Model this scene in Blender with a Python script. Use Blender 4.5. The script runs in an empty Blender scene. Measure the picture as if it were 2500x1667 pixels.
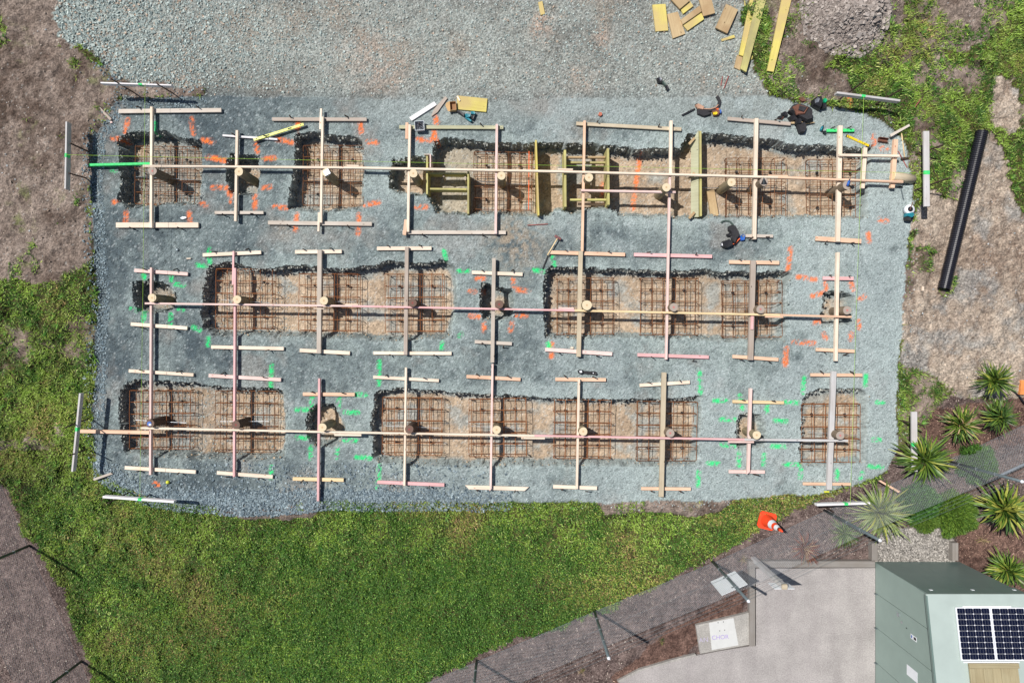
import bpy, math, random
import numpy as np
from mathutils import Vector, Matrix
random.seed(7); rng = np.random.default_rng(11)
S = bpy.context.scene; COL = S.collection
R = math.radians
# ------------------------------------------------------------------ camera, sky, sun, exposure
H = 16.67                                       # camera height; at z=0 one metre is 100 photo pixels
cam_d = bpy.data.cameras.new('camera'); cam = bpy.data.objects.new('camera', cam_d); COL.objects.link(cam)
cam.location = (0, 0, H); cam_d.sensor_width = 36; cam_d.lens = 24.0; cam_d.clip_end = 400; S.camera = cam
w = bpy.data.worlds.new('World'); S.world = w; w.use_nodes = True
nt = w.node_tree; bg = nt.nodes['Background']
sky = nt.nodes.new('ShaderNodeTexSky'); sky.sky_type = 'NISHITA'; sky.sun_disc = False
sky.sun_elevation = R(59); sky.sun_rotation = R(-59)
nt.links.new(sky.outputs[0], bg.inputs[0]); bg.inputs[1].default_value = 0.06
sun_d = bpy.data.lights.new('sun', 'SUN'); sun_d.energy = 4.6; sun_d.angle = R(0.5); sun_d.color = (1.0, 0.965, 0.92)
sun = bpy.data.objects.new('sun', sun_d); COL.objects.link(sun)
sd = Vector((0.857*math.cos(R(59)), -0.515*math.cos(R(59)), -math.sin(R(59))))
sun.rotation_euler = sd.to_track_quat('-Z', 'Y').to_euler(); sun.location = (-20, 12, 30)
S.view_settings.view_transform = 'Standard'; S.view_settings.look = 'None'; S.view_settings.gamma = 1
S.view_settings.use_curve_mapping = False; S.view_settings.exposure = 0.0
S.render.engine = 'CYCLES'

# ------------------------------------------------------------------ helpers
def P(px, py, z=0.0):                            # photo pixel at height z -> world x, y
    k = (H - z)/H
    return ((px-1250)/100*k, (833.5-py)/100*k)
def lin(*c):                                     # 0-255 sRGB -> linear
    return tuple(((v/255)/12.92 if v/255 <= .04045 else ((v/255+.055)/1.055)**2.4) for v in c)
def tag(o, label=None, cat=None, group=None, kind=None):
    if label: o['label'] = label
    if cat: o['category'] = cat
    if group: o['group'] = group
    if kind: o['kind'] = kind
    return o
def empty(name, loc, label, cat, group=None, rz=0):
    o = bpy.data.objects.new(name, None); COL.objects.link(o); o.location = loc; o.rotation_euler = (0, 0, rz)
    o.empty_display_size = .1
    return tag(o, label, cat, group)
def link(name, me, parent=None, loc=(0, 0, 0), rot=(0, 0, 0)):
    o = bpy.data.objects.new(name, me); COL.objects.link(o); o.location = loc; o.rotation_euler = rot
    if parent: o.parent = parent
    return o
def mesh(name, vs, fs, m, smooth=False):
    me = bpy.data.meshes.new(name); me.from_pydata([tuple(v) for v in vs], [], fs); me.materials.append(m)
    if smooth: me.polygons.foreach_set('use_smooth', [True]*len(me.polygons))
    me.update(); return me
class MB:                                        # collects shapes, builds ONE mesh
    def __init__(s): s.v = []; s.f = []
    def add(s, vs, fs):
        n = len(s.v); s.v += [tuple(v) for v in vs]; s.f += [tuple(i+n for i in f) for f in fs]; return s
    def box(s, x0, x1, y0, y1, z0, z1):
        return s.add([(x, y, z) for z in (z0, z1) for x, y in ((x0, y0), (x1, y0), (x1, y1), (x0, y1))],
                     [(3, 2, 1, 0), (4, 5, 6, 7), (0, 1, 5, 4), (1, 2, 6, 5), (2, 3, 7, 6), (3, 0, 4, 7)])
    def prism(s, pts, z0, z1, dz=None):
        n = len(pts); a = sum(pts[i][0]*pts[(i+1) % n][1]-pts[(i+1) % n][0]*pts[i][1] for i in range(n))
        if a < 0: pts = pts[::-1]
        vs = [(x, y, z0) for x, y in pts]+[(x, y, z1) for x, y in pts]
        return s.add(vs, [tuple(range(n))[::-1], tuple(range(n, 2*n))]+[(i, (i+1) % n, n+(i+1) % n, n+i) for i in range(n)])
    def tube(s, pts, r, seg=6, caps=True):
        pts = [Vector(p) for p in pts]; n = len(pts); rr = r if isinstance(r, (list, tuple)) else [r]*n
        vs = []; up = Vector((0.01, 0.02, 1))
        for i, p in enumerate(pts):
            t = (pts[min(i+1, n-1)]-pts[max(i-1, 0)]).normalized()
            u = t.cross(up)
            if u.length < .1: u = t.cross(Vector((1, 0.1, 0)))
            u.normalize(); q = t.cross(u)
            for k in range(seg):
                a = 2*math.pi*k/seg; vs.append(p+(u*math.cos(a)+q*math.sin(a))*rr[i])
        fs = [(i*seg+k, (i+1)*seg+k, (i+1)*seg+(k+1) % seg, i*seg+(k+1) % seg) for i in range(n-1) for k in range(seg)]
        if caps: fs += [tuple(range(seg)), tuple(range((n-1)*seg, n*seg))[::-1]]
        return s.add(vs, fs)
    def build(s, name, m, parent=None, smooth=False, loc=(0, 0, 0), rot=(0, 0, 0)):
        return link(name, mesh(name, s.v, s.f, m, smooth), parent, loc, rot)

# ------------------------------------------------------------------ materials
def newmat(name):
    m = bpy.data.materials.new(name); m.use_nodes = True
    return m, m.node_tree, m.node_tree.nodes['Principled BSDF']
def nz(nt, scale, detail=3, vec=None, rough=.55):
    n = nt.nodes.new('ShaderNodeTexNoise'); n.inputs['Scale'].default_value = scale
    n.inputs['Detail'].default_value = detail; n.inputs['Roughness'].default_value = rough
    if vec is not None: nt.links.new(vec, n.inputs['Vector'])
    return n.outputs[0]
def ramp(nt, f, stops):
    r = nt.nodes.new('ShaderNodeValToRGB'); cr = r.color_ramp
    while len(cr.elements) < len(stops): cr.elements.new(.5)
    for e, (p, c) in zip(cr.elements, stops): e.position = p; e.color = (*c, 1) if len(c) == 3 else c
    nt.links.new(f, r.inputs[0]); return r.outputs[0]
def mul(nt, a, b, f=1.0, mode='MULTIPLY'):
    n = nt.nodes.new('ShaderNodeMix'); n.data_type = 'RGBA'; n.blend_type = mode
    if isinstance(f, (int, float)): n.inputs[0].default_value = f
    else: nt.links.new(f, n.inputs[0])
    for s, v in ((6, a), (7, b)):
        if isinstance(v, tuple): n.inputs[s].default_value = (*v, 1) if len(v) == 3 else v
        else: nt.links.new(v, n.inputs[s])
    return n.outputs[2]
def bump(nt, b, h, st, dist):
    n = nt.nodes.new('ShaderNodeBump'); n.inputs['Strength'].default_value = st; n.inputs['Distance'].default_value = dist
    nt.links.new(h, n.inputs['Height']); nt.links.new(n.outputs[0], b.inputs['Normal'])
def coord(nt, which='Object', scale=None):
    t = nt.nodes.new('ShaderNodeTexCoord').outputs[which]
    if scale:
        m = nt.nodes.new('ShaderNodeMapping'); m.inputs['Scale'].default_value = scale; nt.links.new(t, m.inputs[0]); t = m.outputs[0]
    return t
def plain(name, c, rough=.6, metal=0, var=.25, scale=8, bs=0.0, rnd=0.12):
    m, nt, b = newmat(name)
    n = nz(nt, scale, 4, coord(nt))
    col = ramp(nt, n, [(.3, tuple(x*(1-var) for x in c)), (.7, tuple(min(1, x*(1+var*.6)) for x in c))])
    if rnd:
        oi = nt.nodes.new('ShaderNodeObjectInfo').outputs['Random']
        col = mul(nt, col, ramp(nt, oi, [(0, (1-rnd,)*3), (1, (1, 1, 1))]))
    nt.links.new(col, b.inputs['Base Color']); b.inputs['Roughness'].default_value = rough; b.inputs['Metallic'].default_value = metal
    if bs: bump(nt, b, nz(nt, scale*5, 3, coord(nt)), bs, .01)
    return m
def wood(name, c, dark, knots=True, grain=.3, rnd=.13, stain=None):
    m, nt, b = newmat(name)
    t = coord(nt, 'Object'); oi = nt.nodes.new('ShaderNodeObjectInfo')
    add = nt.nodes.new('ShaderNodeVectorMath'); add.operation = 'ADD'; nt.links.new(t, add.inputs[0])
    mm = nt.nodes.new('ShaderNodeMath'); mm.operation = 'MULTIPLY'; mm.inputs[1].default_value = 37; nt.links.new(oi.outputs['Random'], mm.inputs[0])
    nt.links.new(mm.outputs[0], add.inputs[1])
    mp = nt.nodes.new('ShaderNodeMapping'); mp.inputs['Scale'].default_value = (1.2, 38, 38); nt.links.new(add.outputs[0], mp.inputs[0])
    g = nz(nt, 1.0, 5, mp.outputs[0], .65)
    col = ramp(nt, g, [(.30, tuple(c[i]*(1-grain)+dark[i]*grain for i in range(3))), (.55, c), (.75, tuple(min(1, x*1.06) for x in c))])
    big = nz(nt, 2.3, 3, add.outputs[0])
    col = mul(nt, col, ramp(nt, big, [(.35, (.90, .87, .84)), (.62, (1, 1, 1))]))
    if knots:
        mk = nt.nodes.new('ShaderNodeMapping'); mk.inputs['Scale'].default_value = (3.1, 9, 9); nt.links.new(add.outputs[0], mk.inputs[0])
        v = nt.nodes.new('ShaderNodeTexVoronoi'); nt.links.new(mk.outputs[0], v.inputs['Vector']); v.inputs['Scale'].default_value = 1
        col = mul(nt, ramp(nt, v.outputs['Distance'], [(.05, tuple(x*.85 for x in dark)), (.10, (1, 1, 1))]), col)
    if stain: col = mul(nt, col, stain, ramp(nt, nz(nt, 1.5, 4, add.outputs[0]), [(.42, (0, 0, 0)), (.6, (1, 1, 1))]), 'MIX')
    col = mul(nt, col, ramp(nt, oi.outputs['Random'], [(0, (1-rnd,)*3), (1, (1, 1, 1))]))
    nt.links.new(col, b.inputs['Base Color']); b.inputs['Roughness'].default_value = .75
    bump(nt, b, g, .1, .003)
    return m
def attrmat(name, fine=(), rough=.9, bst=.6, bd=.02, bscale=45, spec=.25):
    m, nt, b = newmat(name)
    a = nt.nodes.new('ShaderNodeVertexColor'); a.layer_name = 'Col'; col = a.outputs[0]
    t = coord(nt)
    for sc, lo, hi, p0, p1 in fine:
        col = mul(nt, col, ramp(nt, nz(nt, sc, 2, t), [(p0, (lo,)*3), (p1, (hi,)*3)]))
    nt.links.new(col, b.inputs['Base Color']); b.inputs['Roughness'].default_value = rough
    b.inputs['Specular IOR Level'].default_value = spec
    if bst: bump(nt, b, nz(nt, bscale, 4, t, .7), bst, bd)
    return m
M = {}
M['pine'] = wood('pine', lin(250, 233, 212), lin(205, 160, 125))
M['pine_pink'] = wood('pine_pink', lin(247, 218, 210), lin(205, 150, 140))
M['pine_hot'] = wood('pine_hot', lin(240, 192, 192), lin(200, 130, 130))
M['pine_orange'] = wood('pine_orange', lin(240, 202, 172), lin(195, 135, 100))
M['pine_yellow'] = wood('pine_yellow', lin(242, 216, 170), lin(195, 150, 95))
M['weathered'] = wood('weathered', lin(214, 203, 190), lin(150, 136, 122), rnd=.2)
M['greywood'] = wood('greywood', lin(208, 206, 205), lin(150, 144, 140))
M['brownwood'] = wood('brownwood', lin(190, 176, 163), lin(120, 102, 92))
M['olivewood'] = wood('olivewood', lin(206, 192, 166), lin(135, 120, 90))
M['greenwood'] = wood('greenwood', lin(190, 190, 158), lin(130, 130, 98))
M['treated'] = wood('treated', lin(226, 212, 116), lin(175, 150, 75), stain=lin(205, 182, 120), rnd=.1)
M['treated_old'] = wood('treated_old', lin(205, 180, 138), lin(130, 104, 68), stain=lin(180, 150, 110))
M['treated_side'] = wood('treated_side', lin(205, 198, 126), lin(140, 130, 75), stain=lin(172, 162, 112))
M['whitewood'] = wood('whitewood', lin(250, 248, 250), lin(215, 208, 208), knots=False)
M['paintgreen'] = plain('paintgreen', lin(70, 225, 125), .7, var=.3, scale=14)
M['sprayorange'] = plain('sprayorange', lin(240, 110, 60), .8)
M['steel_stake'] = plain('steel_stake', lin(78, 62, 54), .7, .3, bs=.3)
M['rust'] = plain('rust', lin(146, 96, 60), .8, .1, var=.35, scale=12, rnd=.25)
M['rust_bright'] = plain('rust_bright', lin(172, 108, 62), .8, .1, var=.3, scale=12, rnd=.3)
M['galv'] = plain('galv', lin(178, 184, 190), .4, .6, var=.12)
M['galvdull'] = plain('galvdull', lin(120, 132, 136), .5, .5, var=.15)
M['postgreen'] = plain('postgreen', lin(82, 98, 90), .45, .3, var=.15)
M['wire'] = plain('wire', lin(205, 208, 214), .5, .3, var=.05, rnd=0)
M['black'] = plain('black', lin(34, 34, 38), .45, var=.3, rnd=0)
M['blackmat'] = plain('blackmat', lin(48, 47, 50), .8, var=.3, scale=20, bs=.4, rnd=0)
M['pipe'] = plain('pipe', lin(38, 38, 46), .32, var=.2, rnd=0)
M['teal'] = plain('teal', lin(35, 130, 145), .4, var=.2, rnd=0)
M['green_tool'] = plain('green_tool', lin(20, 165, 115), .4, var=.15, rnd=0)
M['blue'] = plain('blue', lin(45, 100, 185), .5, var=.2, rnd=0)
M['white'] = plain('white', lin(232, 234, 238), .45, var=.05, rnd=0)
M['signwhite'] = plain('signwhite', lin(246, 249, 252), .4, var=.02, rnd=0)
M['silver'] = plain('silver', lin(190, 192, 196), .3, .8, var=.1, rnd=0)
M['leather'] = plain('leather', lin(120, 78, 62), .7, var=.3, scale=20, rnd=0)
M['leatherlight'] = plain('leatherlight', lin(190, 150, 125), .7, var=.2, scale=20, rnd=0)
M['yellow'] = plain('yellow', lin(240, 205, 40), .4, var=.06, rnd=0)
M['lime'] = plain('lime', lin(225, 228, 70), .4, var=.06, rnd=0)
M['card'] = plain('card', lin(205, 168, 118), .85, var=.12, rnd=0)
M['carddark'] = plain('carddark', lin(150, 112, 78), .85, var=.12, rnd=0)
M['clear'] = plain('clear', lin(205, 212, 216), .25, var=.1, rnd=0)
M['nails'] = plain('nails', lin(120, 122, 130), .4, .6, var=.6, scale=90, bs=.6, rnd=0)
M['conorange'] = plain('conorange', lin(245, 78, 40), .5, var=.08, rnd=0)
M['redhead'] = plain('redhead', lin(130, 86, 86), .6, var=.2, rnd=0)
M['pinkrod'] = plain('pinkrod', lin(165, 95, 88), .6, var=.25, rnd=0)
M['brick'] = plain('brick', lin(205, 120, 95), .8, var=.3, scale=20, bs=.5)
M['string'] = plain('string', lin(170, 215, 80), .6, var=.05, rnd=0)
M['cabgreen'] = plain('cabgreen', lin(144, 162, 154), .5, var=.05, scale=3, rnd=.03)
M['cabroof'] = plain('cabroof', lin(174, 187, 181), .5, var=.09, scale=1.6, rnd=0)
M['cabdark'] = plain('cabdark', lin(112, 131, 125), .4, var=.06, scale=3, rnd=0)
M['gap'] = plain('gap', lin(48, 58, 54), .7, rnd=0)
M['cell'] = plain('cell', lin(20, 24, 48), .12, var=.15, scale=30, rnd=.15)
M['cellback'] = plain('cellback', lin(215, 218, 228), .3, var=.02, rnd=0)
M['purple'] = plain('purple', lin(168, 150, 205), .8, var=.1, rnd=0)
M['purplefaint'] = plain('purplefaint', lin(184, 176, 196), .8, var=.06, rnd=0)
M['conc_light'] = plain('conc_light', lin(205, 205, 202), .9, var=.05, scale=10, rnd=0)
M['leaf'] = plain('leaf', lin(112, 142, 52), .45, var=.35, scale=3, rnd=.5)
M['leafyellow'] = plain('leafyellow', lin(166, 170, 74), .5, var=.25, scale=4, rnd=.3)
M['leafdark'] = plain('leafdark', lin(72, 104, 44), .45, var=.35, scale=3, rnd=.4)
M['leafpale'] = plain('leafpale', lin(150, 165, 100), .5, var=.25, scale=3, rnd=.3)
M['leafdry'] = plain('leafdry', lin(196, 168, 128), .7, var=.25, scale=4, rnd=.3)
M['leafred'] = plain('leafred', lin(140, 84, 62), .5, var=.35, scale=4, rnd=.4)
M['trunk'] = plain('trunk', lin(95, 78, 60), .9, var=.3, scale=20, bs=.6)
M['orange_plastic'] = plain('orange_plastic', lin(235, 150, 85), .5, rnd=0)
def pile_mat(name, side, top, cc):
    m, nt, b = newmat(name)
    t = coord(nt); geo = nt.nodes.new('ShaderNodeNewGeometry')
    sx = nt.nodes.new('ShaderNodeSeparateXYZ'); nt.links.new(t, sx.inputs[0])
    w_ = nt.nodes.new('ShaderNodeTexWave'); w_.wave_type = 'RINGS'; w_.rings_direction = 'Z'; w_.inputs['Scale'].default_value = 22
    w_.inputs['Distortion'].default_value = 1.5; nt.links.new(t, w_.inputs['Vector'])
    topc = ramp(nt, w_.outputs[1], [(0, tuple(x*.9 for x in top)), (1, top)])
    ln = nt.nodes.new('ShaderNodeVectorMath'); ln.operation = 'LENGTH'
    mp = nt.nodes.new('ShaderNodeMapping'); mp.inputs['Scale'].default_value = (1, 1, 0); nt.links.new(t, mp.inputs[0]); nt.links.new(mp.outputs[0], ln.inputs[0])
    topc = mul(nt, topc, cc, ramp(nt, ln.outputs['Value'], [(.012, (.7,)*3), (.035, (0, 0, 0))]), 'MIX')
    ms = nt.nodes.new('ShaderNodeMapping'); ms.inputs['Scale'].default_value = (30, 30, 2); nt.links.new(t, ms.inputs[0])
    sidec = ramp(nt, nz(nt, 1, 4, ms.outputs[0]), [(.35, tuple(x*.6 for x in side)), (.65, side)])
    sn = nt.nodes.new('ShaderNodeSeparateXYZ'); nt.links.new(geo.outputs['True Normal'], sn.inputs[0])
    col = mul(nt, sidec, topc, ramp(nt, sn.outputs[2], [(.6, (0, 0, 0)), (.7, (1, 1, 1))]), 'MIX')
    nt.links.new(col, b.inputs['Base Color']); b.inputs['Roughness'].default_value = .85
    return m
M['pile_new'] = pile_mat('pile_new', lin(160, 146, 116), lin(226, 208, 174), lin(190, 150, 100))
M['pile_old'] = pile_mat('pile_old', lin(140, 124, 104), lin(172, 158, 146), lin(200, 90, 90))
M['pile_dark'] = pile_mat('pile_dark', lin(96, 78, 64), lin(116, 92, 80), lin(150, 60, 60))
# concrete
def concrete(name, base, scale=2.0):
    m, nt, b = newmat(name); t = coord(nt)
    c = ramp(nt, nz(nt, scale, 7, t, .72), [(.32, tuple(x*.80 for x in base)), (.55, base), (.72, tuple(min(1, x*1.16) for x in base))])
    c = mul(nt, c, ramp(nt, nz(nt, 34, 4, t, .85), [(.36, (.60, .59, .60)), (.62, (1.0, 1.0, 1.0))]))
    c = mul(nt, c, ramp(nt, nz(nt, .8, 4, coord(nt, 'Object', (3, .7, 1))), [(.3, (.88, .87, .88)), (.6, (1, 1, 1))]))
    nt.links.new(c, b.inputs['Base Color']); b.inputs['Roughness'].default_value = .9
    bump(nt, b, nz(nt, 70, 3, t), .3, .006); return m
M['concrete'] = concrete('concrete', lin(186, 180, 176), 1.3)
M['concrete_new'] = concrete('concrete_new', lin(188, 184, 176), 3)

# ------------------------------------------------------------------ noise on arrays
_tab = rng.random((4, 256, 256))
def vn(x, y, s):
    xi = np.floor(x).astype(int); yi = np.floor(y).astype(int); fx = x-xi; fy = y-yi
    fx = fx*fx*(3-2*fx); fy = fy*fy*(3-2*fy); T = _tab[s % 4]; ox = 37*s; oy = 91*s
    g = lambda a, b: T[(xi+a+ox) % 256, (yi+b+oy) % 256]
    return (g(0, 0)*(1-fx)+g(1, 0)*fx)*(1-fy)+(g(0, 1)*(1-fx)+g(1, 1)*fx)*fy
def fbm(x, y, sc, o=4, s=0, g=.5):
    t = 0; a = 1; n = 0
    for i in range(o):
        t = t+a*vn(x*sc+i*13.7, y*sc-i*7.3, s+i); n += a; a *= g; sc *= 2.03
    return t/n
def inpoly(px, py, poly):
    r = np.zeros(px.shape, bool); n = len(poly)
    xs_ = [p[0] for p in poly]; ys_ = [p[1] for p in poly]
    m = (px > min(xs_)) & (px < max(xs_)) & (py > min(ys_)) & (py < max(ys_)); X = px[m]; Y = py[m]; q = np.zeros(X.shape, bool)
    for i in range(n):
        x0, y0 = poly[i]; x1, y1 = poly[(i+1) % n]
        if y0 == y1: continue
        c = ((y0 > Y) != (y1 > Y)) & (X < (x1-x0)*(Y-y0)/(y1-y0)+x0); q ^= c
    r[m] = q; return r
def blur(a, r, it=2):
    for _ in range(it):
        for ax in (0, 1):
            p = np.pad(a, [(r+1, r) if k == ax else (0, 0) for k in (0, 1)], mode='edge'); c = np.cumsum(p, axis=ax)
            a = (c[2*r+1:, :]-c[:-2*r-1, :] if ax == 0 else c[:, 2*r+1:]-c[:, :-2*r-1])/(2*r+1)
    return a
def sst(a, lo, hi):
    t = np.clip((a-lo)/(hi-lo), 0, 1); return t*t*(3-2*t)
# ------------------------------------------------------------------ terrain
CE = .033; GX0, GY0 = -13.3, -9.2
xs = np.arange(GX0, 13.3, CE); ys = np.arange(GY0, 9.2, CE); NX, NY = len(xs), len(ys)
X, Y = np.meshgrid(xs, ys); PX = 1250+X*100; PY = 833.5-Y*100
WX = PX+(fbm(X, Y, .9, 7, 0, .72)-.5)*80; WY = PY+(fbm(X, Y, .9, 7, 2, .72)-.5)*80       # wandering borders
TX = PX+(fbm(X, Y, 3, 5, 1, .85)-.5)*15; TY = PY+(fbm(X, Y, 3, 5, 3, .75)-.5)*16           # crisper for pits
GRASS, SOIL, TAN, PAD, YARD, MULCH, FLOOR, PEB, HEAP = range(9)
reg = np.full(X.shape, GRASS)
def paint(poly, r, soft=True, only=None):
    m = inpoly(WX if soft else TX, WY if soft else TY, poly)
    if only is not None: m &= np.isin(reg, only)
    reg[m] = r; return m
paint([(-200, -200), (140, -200), (145, 60), (180, 130), (240, 170), (290, 200), (500, 205), (500, 240), (290, 250), (235, 330), (226, 440), (226, 560), (240, 640), (170, 660), (90, 690), (-200, 670)], SOIL)
for p in ([(2230, -50), (2455, -50), (2440, 55), (2400, 100), (2350, 135), (2290, 120), (2265, 60)],
          [(2000, 60), (2010, 150), (1950, 200), (1900, 230), (1870, 180), (1890, 60), (1860, 20), (1880, -50), (2200, -50), (2190, 60)],
          [(2240, 150), (2290, 160), (2340, 230), (2300, 245), (2260, 210)],
          [(1900, 170), (1990, 160), (2060, 185), (2080, 240), (2040, 262), (1960, 245), (1900, 232)]): paint(p, SOIL)
for p in ([(2420, 190), (2480, 190), (2500, 300), (2470, 330), (2430, 310), (2410, 250)],
          [(2420, 320), (2450, 400), (2530, 500), (2540, 1000), (2480, 975), (2330, 960), (2300, 925), (2210, 900), (2205, 740), (2240, 640), (2230, 560), (2270, 480), (2340, 480), (2390, 380), (2400, 330)],
          [(2210, 560), (2300, 500), (2330, 640), (2300, 720), (2215, 760)]): paint(p, TAN)
for p in ([(2450, 420), (2530, 400), (2530, 560), (2490, 520)], [(2205, 900), (2250, 925), (2320, 950), (2280, 1000), (2225, 1050), (2190, 1060)],
          [(2205, 560), (2235, 560), (2225, 700), (2208, 700)], [(2240, 600), (2285, 605), (2275, 655), (2245, 650)], [(2290, 690), (2340, 680), (2330, 720), (2300, 725)]): paint(p, GRASS)
paint([(-200, 1120), (5, 1200), (30, 1240), (45, 1290), (75, 1330), (100, 1390), (130, 1450), (155, 1510), (178, 1570), (205, 1620), (225, 1680), (240, 1900), (-200, 1900)], MULCH)
paint([(900, 1800), (1065, 1667), (1164, 1613), (1300, 1556), (1451, 1490), (1560, 1450), (1640, 1412), (1741, 1368), (1800, 1335), (1870, 1300), (1930, 1265), (1975, 1235), (2020, 1200), (2100, 1185), (2160, 1165), (2185, 1085), (2225, 1050),
       (2280, 1005), (2330, 958), (2420, 985), (2480, 975), (2700, 950), (2700, 1900), (900, 1900)], MULCH)
for p in ([(40, 290), (75, 290), (75, 325), (45, 330)], [(0, 30), (22, 60), (20, 110), (0, 130)], [(222, 270), (262, 262), (255, 295), (232, 320), (222, 350), (212, 320)], ): paint(p, GRASS)
yard = [(137, -100), (132, 41), (142, 90), (175, 123), (228, 143), (247, 178), (288, 203), (422, 208), (500, 212), (505, 236), (480, 246), (300, 248), (280, 262), (1900, 262), (1872, 235), (1860, 200), (1838, 155), (1820, 110), (1815, 60), (1822, -100)]
paint(yard, YARD)
pad = [(279, 250), (500, 236), (900, 240), (1200, 246), (1500, 240), (1875, 235), (1935, 252), (2020, 260), (2100, 278), (2160, 300), (2195, 335), (2210, 370), (2222, 440), (2225, 520), (2212, 600), (2206, 720), (2202, 800), (2192, 900), (2190, 1000), (2194, 1100),
       (2170, 1150), (2100, 1185), (1980, 1208), (1800, 1220), (1600, 1224), (1400, 1226), (1000, 1230), (900, 1226), (790, 1222), (700, 1230), (600, 1240), (480, 1236), (370, 1215), (290, 1185), (240, 1152), (228, 1080), (225, 1000), (232, 900), (236, 800), (240, 700),
       (235, 640), (230, 510), (222, 470), (228, 430), (233, 330), (250, 310), (265, 285)]
WXs, WYs = WX, WY; WX = PX+(fbm(X, Y, 1.3, 6, 0, .7)-.5)*20; WY = PY+(fbm(X, Y, 1.3, 6, 2, .7)-.5)*20
paint(pad, PAD)
paint([(1440, 1215), (1790, 1212), (1770, 1240), (1690, 1262), (1600, 1250), (1480, 1252)], SOIL, only=[GRASS]); paint([(520, 1225), (740, 1215), (800, 1230), (760, 1262), (640, 1270), (540, 1262)], SOIL, only=[GRASS])
paint([(2140, 1290), (2330, 1290), (2330, 1400), (2140, 1400)], PEB, only=[MULCH]); WX, WY = WXs, WYs
heap = inpoly(WX, WY, [(1955, 10), (1975, 85), (2010, 125), (2075, 130), (2120, 100), (2140, 40), (2145, -80), (1950, -80)]); reg[heap] = HEAP
# base heights
Z = np.select([reg == SOIL, reg == TAN, reg == GRASS, reg == MULCH, reg == YARD], [.07, .02, .02, -.03, .0], 0.)
Z = np.where((reg == GRASS) & (PY < 800), .09, Z); Z = np.where((reg == SOIL) & (PX > 1500), .08, Z); Z = np.where((reg == GRASS) & (PY > 1100), -.04, Z)
Z = blur(Z, 2, 2)
rough = np.select([reg == SOIL, reg == TAN, reg == GRASS, reg == MULCH, reg == YARD, reg == HEAP], [.11, .13, .15, .05, .026, .1], .006)
rough = blur(rough, 2, 1)
Z += (fbm(X, Y, 3.2, 6, 1, .62)-.5)*rough*2.0
Z += (rng.random(X.shape)-.5)*np.select([reg == YARD, reg == PAD, reg == GRASS], [.012, .005, .004], .010)
hb = blur(heap.astype(float), 8, 3); Z += hb*.62*(.75+.5*fbm(X, Y, 2.2, 4, 3))
# pits: outline in photo pixels, depth
pits = [([(292, 338), (318, 325), (400, 322), (440, 335), (492, 347), (493, 420), (490, 500), (380, 505), (312, 512), (288, 490), (299, 440), (290, 400)], .46),
        ([(562.6, 378), (633, 383), (637, 429), (626, 472), (604, 478), (562, 469), (553, 438), (556, 395)], .58),
        ([(721, 330), (735, 322.6), (783, 323.5), (804, 331), (876, 333), (889, 350), (888, 420), (886, 512), (800, 518), (735, 517), (705, 512), (705, 476), (716, 438), (720, 400)], .46),
        ([(961, 388), (1033, 384), (1052, 384), (1061, 346), (1089, 339), (1206, 350), (1305, 352), (1340, 348), (1423, 350), (1552, 363), (1642, 367), (1665, 365), (1676, 331), (1708, 327), (1846, 335), (1952, 354), (2048, 358), (2110, 362), (2137, 353),
          (2122, 407), (2120, 471), (2118, 533), (1971, 531), (1923, 533), (1740, 533), (1701, 535), (1642, 531), (1510, 527), (1488, 507), (1391, 524), (1361, 512), (1344, 527), (1212, 525), (1067, 522), (1055, 497), (1044, 478), (1014, 476), (978, 474), (953, 461), (951, 429)], .47),
        ([(325, 693), (345, 684), (381, 684), (415, 697), (430, 712), (432, 739), (421, 761), (391, 766), (336, 758), (323, 729)], .5),
        ([(514, 650), (544, 642), (580, 646), (625, 656), (700, 650), (744, 650), (829, 658), (914, 650), (946, 637), (1020, 646), (1084, 637), (1109, 648), (1116, 686), (1111, 756), (1101, 826), (999, 831), (829, 828), (680, 822), (625, 820), (519, 823), (496, 803), (491, 761), (496, 708), (504, 676)], .40),
        ([(1176, 699), (1195, 696), (1221, 701), (1250, 707), (1255, 729), (1256, 771), (1225, 782), (1182, 782), (1174, 761), (1173, 729)], .5),
        ([(1331, 663), (1344, 650), (1480, 656), (1629, 663), (1685, 659), (1834, 665), (1914, 663), (1938, 671), (1920, 708), (1919, 782), (1915, 833), (1770, 832), (1600, 827), (1331, 825), (1329, 771), (1330, 708)], .40),
        ([(2010, 729), (2014, 718), (2038, 709), (2068, 716), (2085, 729), (2084, 784), (2053, 795), (2007, 797), (2008, 761)], .36),
        ([(297, 950), (307, 937), (331, 929), (373, 931), (469, 937), (511, 944), (650, 950), (691, 954), (698, 1029), (697, 1120), (640, 1126), (490, 1122), (405, 1118), (303, 1107), (297, 1071), (291, 1020), (290, 976)], .36),
        ([(759, 999), (776, 986), (814, 986), (825, 1007), (840, 1029), (840, 1061), (827, 1084), (793, 1093), (763, 1088), (750, 1061), (749, 1029)], .45),
        ([(918, 959), (938, 952), (980, 948), (1023, 950), (1140, 961), (1226, 963), (1332, 971), (1481, 976), (1609, 976), (1628, 973), (1710, 967), (1712, 1007), (1706, 1071), (1708, 1133), (1628, 1137), (1439, 1139), (1269, 1137), (1108, 1139), (1001, 1136), (925, 1127), (912, 1114), (914, 1071), (906, 1033), (912, 986)], .36),
        ([(1800, 1025), (1804, 1016), (1825, 1010), (1861, 1012), (1868, 1039), (1872, 1082), (1860, 1092), (1800, 1097), (1797, 1061)], .34),
        ([(1957, 978), (1972, 959), (1995, 949), (2046, 950), (2112, 951), (2125, 965), (2119, 990), (2116, 1130), (2060, 1136), (1953, 1136), (1957, 1060), (1959, 1029)], .28)]
pm = np.zeros(X.shape); dep = np.zeros(X.shape)
for poly, d in pits:
    m = inpoly(TX, TY, poly); pm[m] = 1; dep[m] = d
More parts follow.
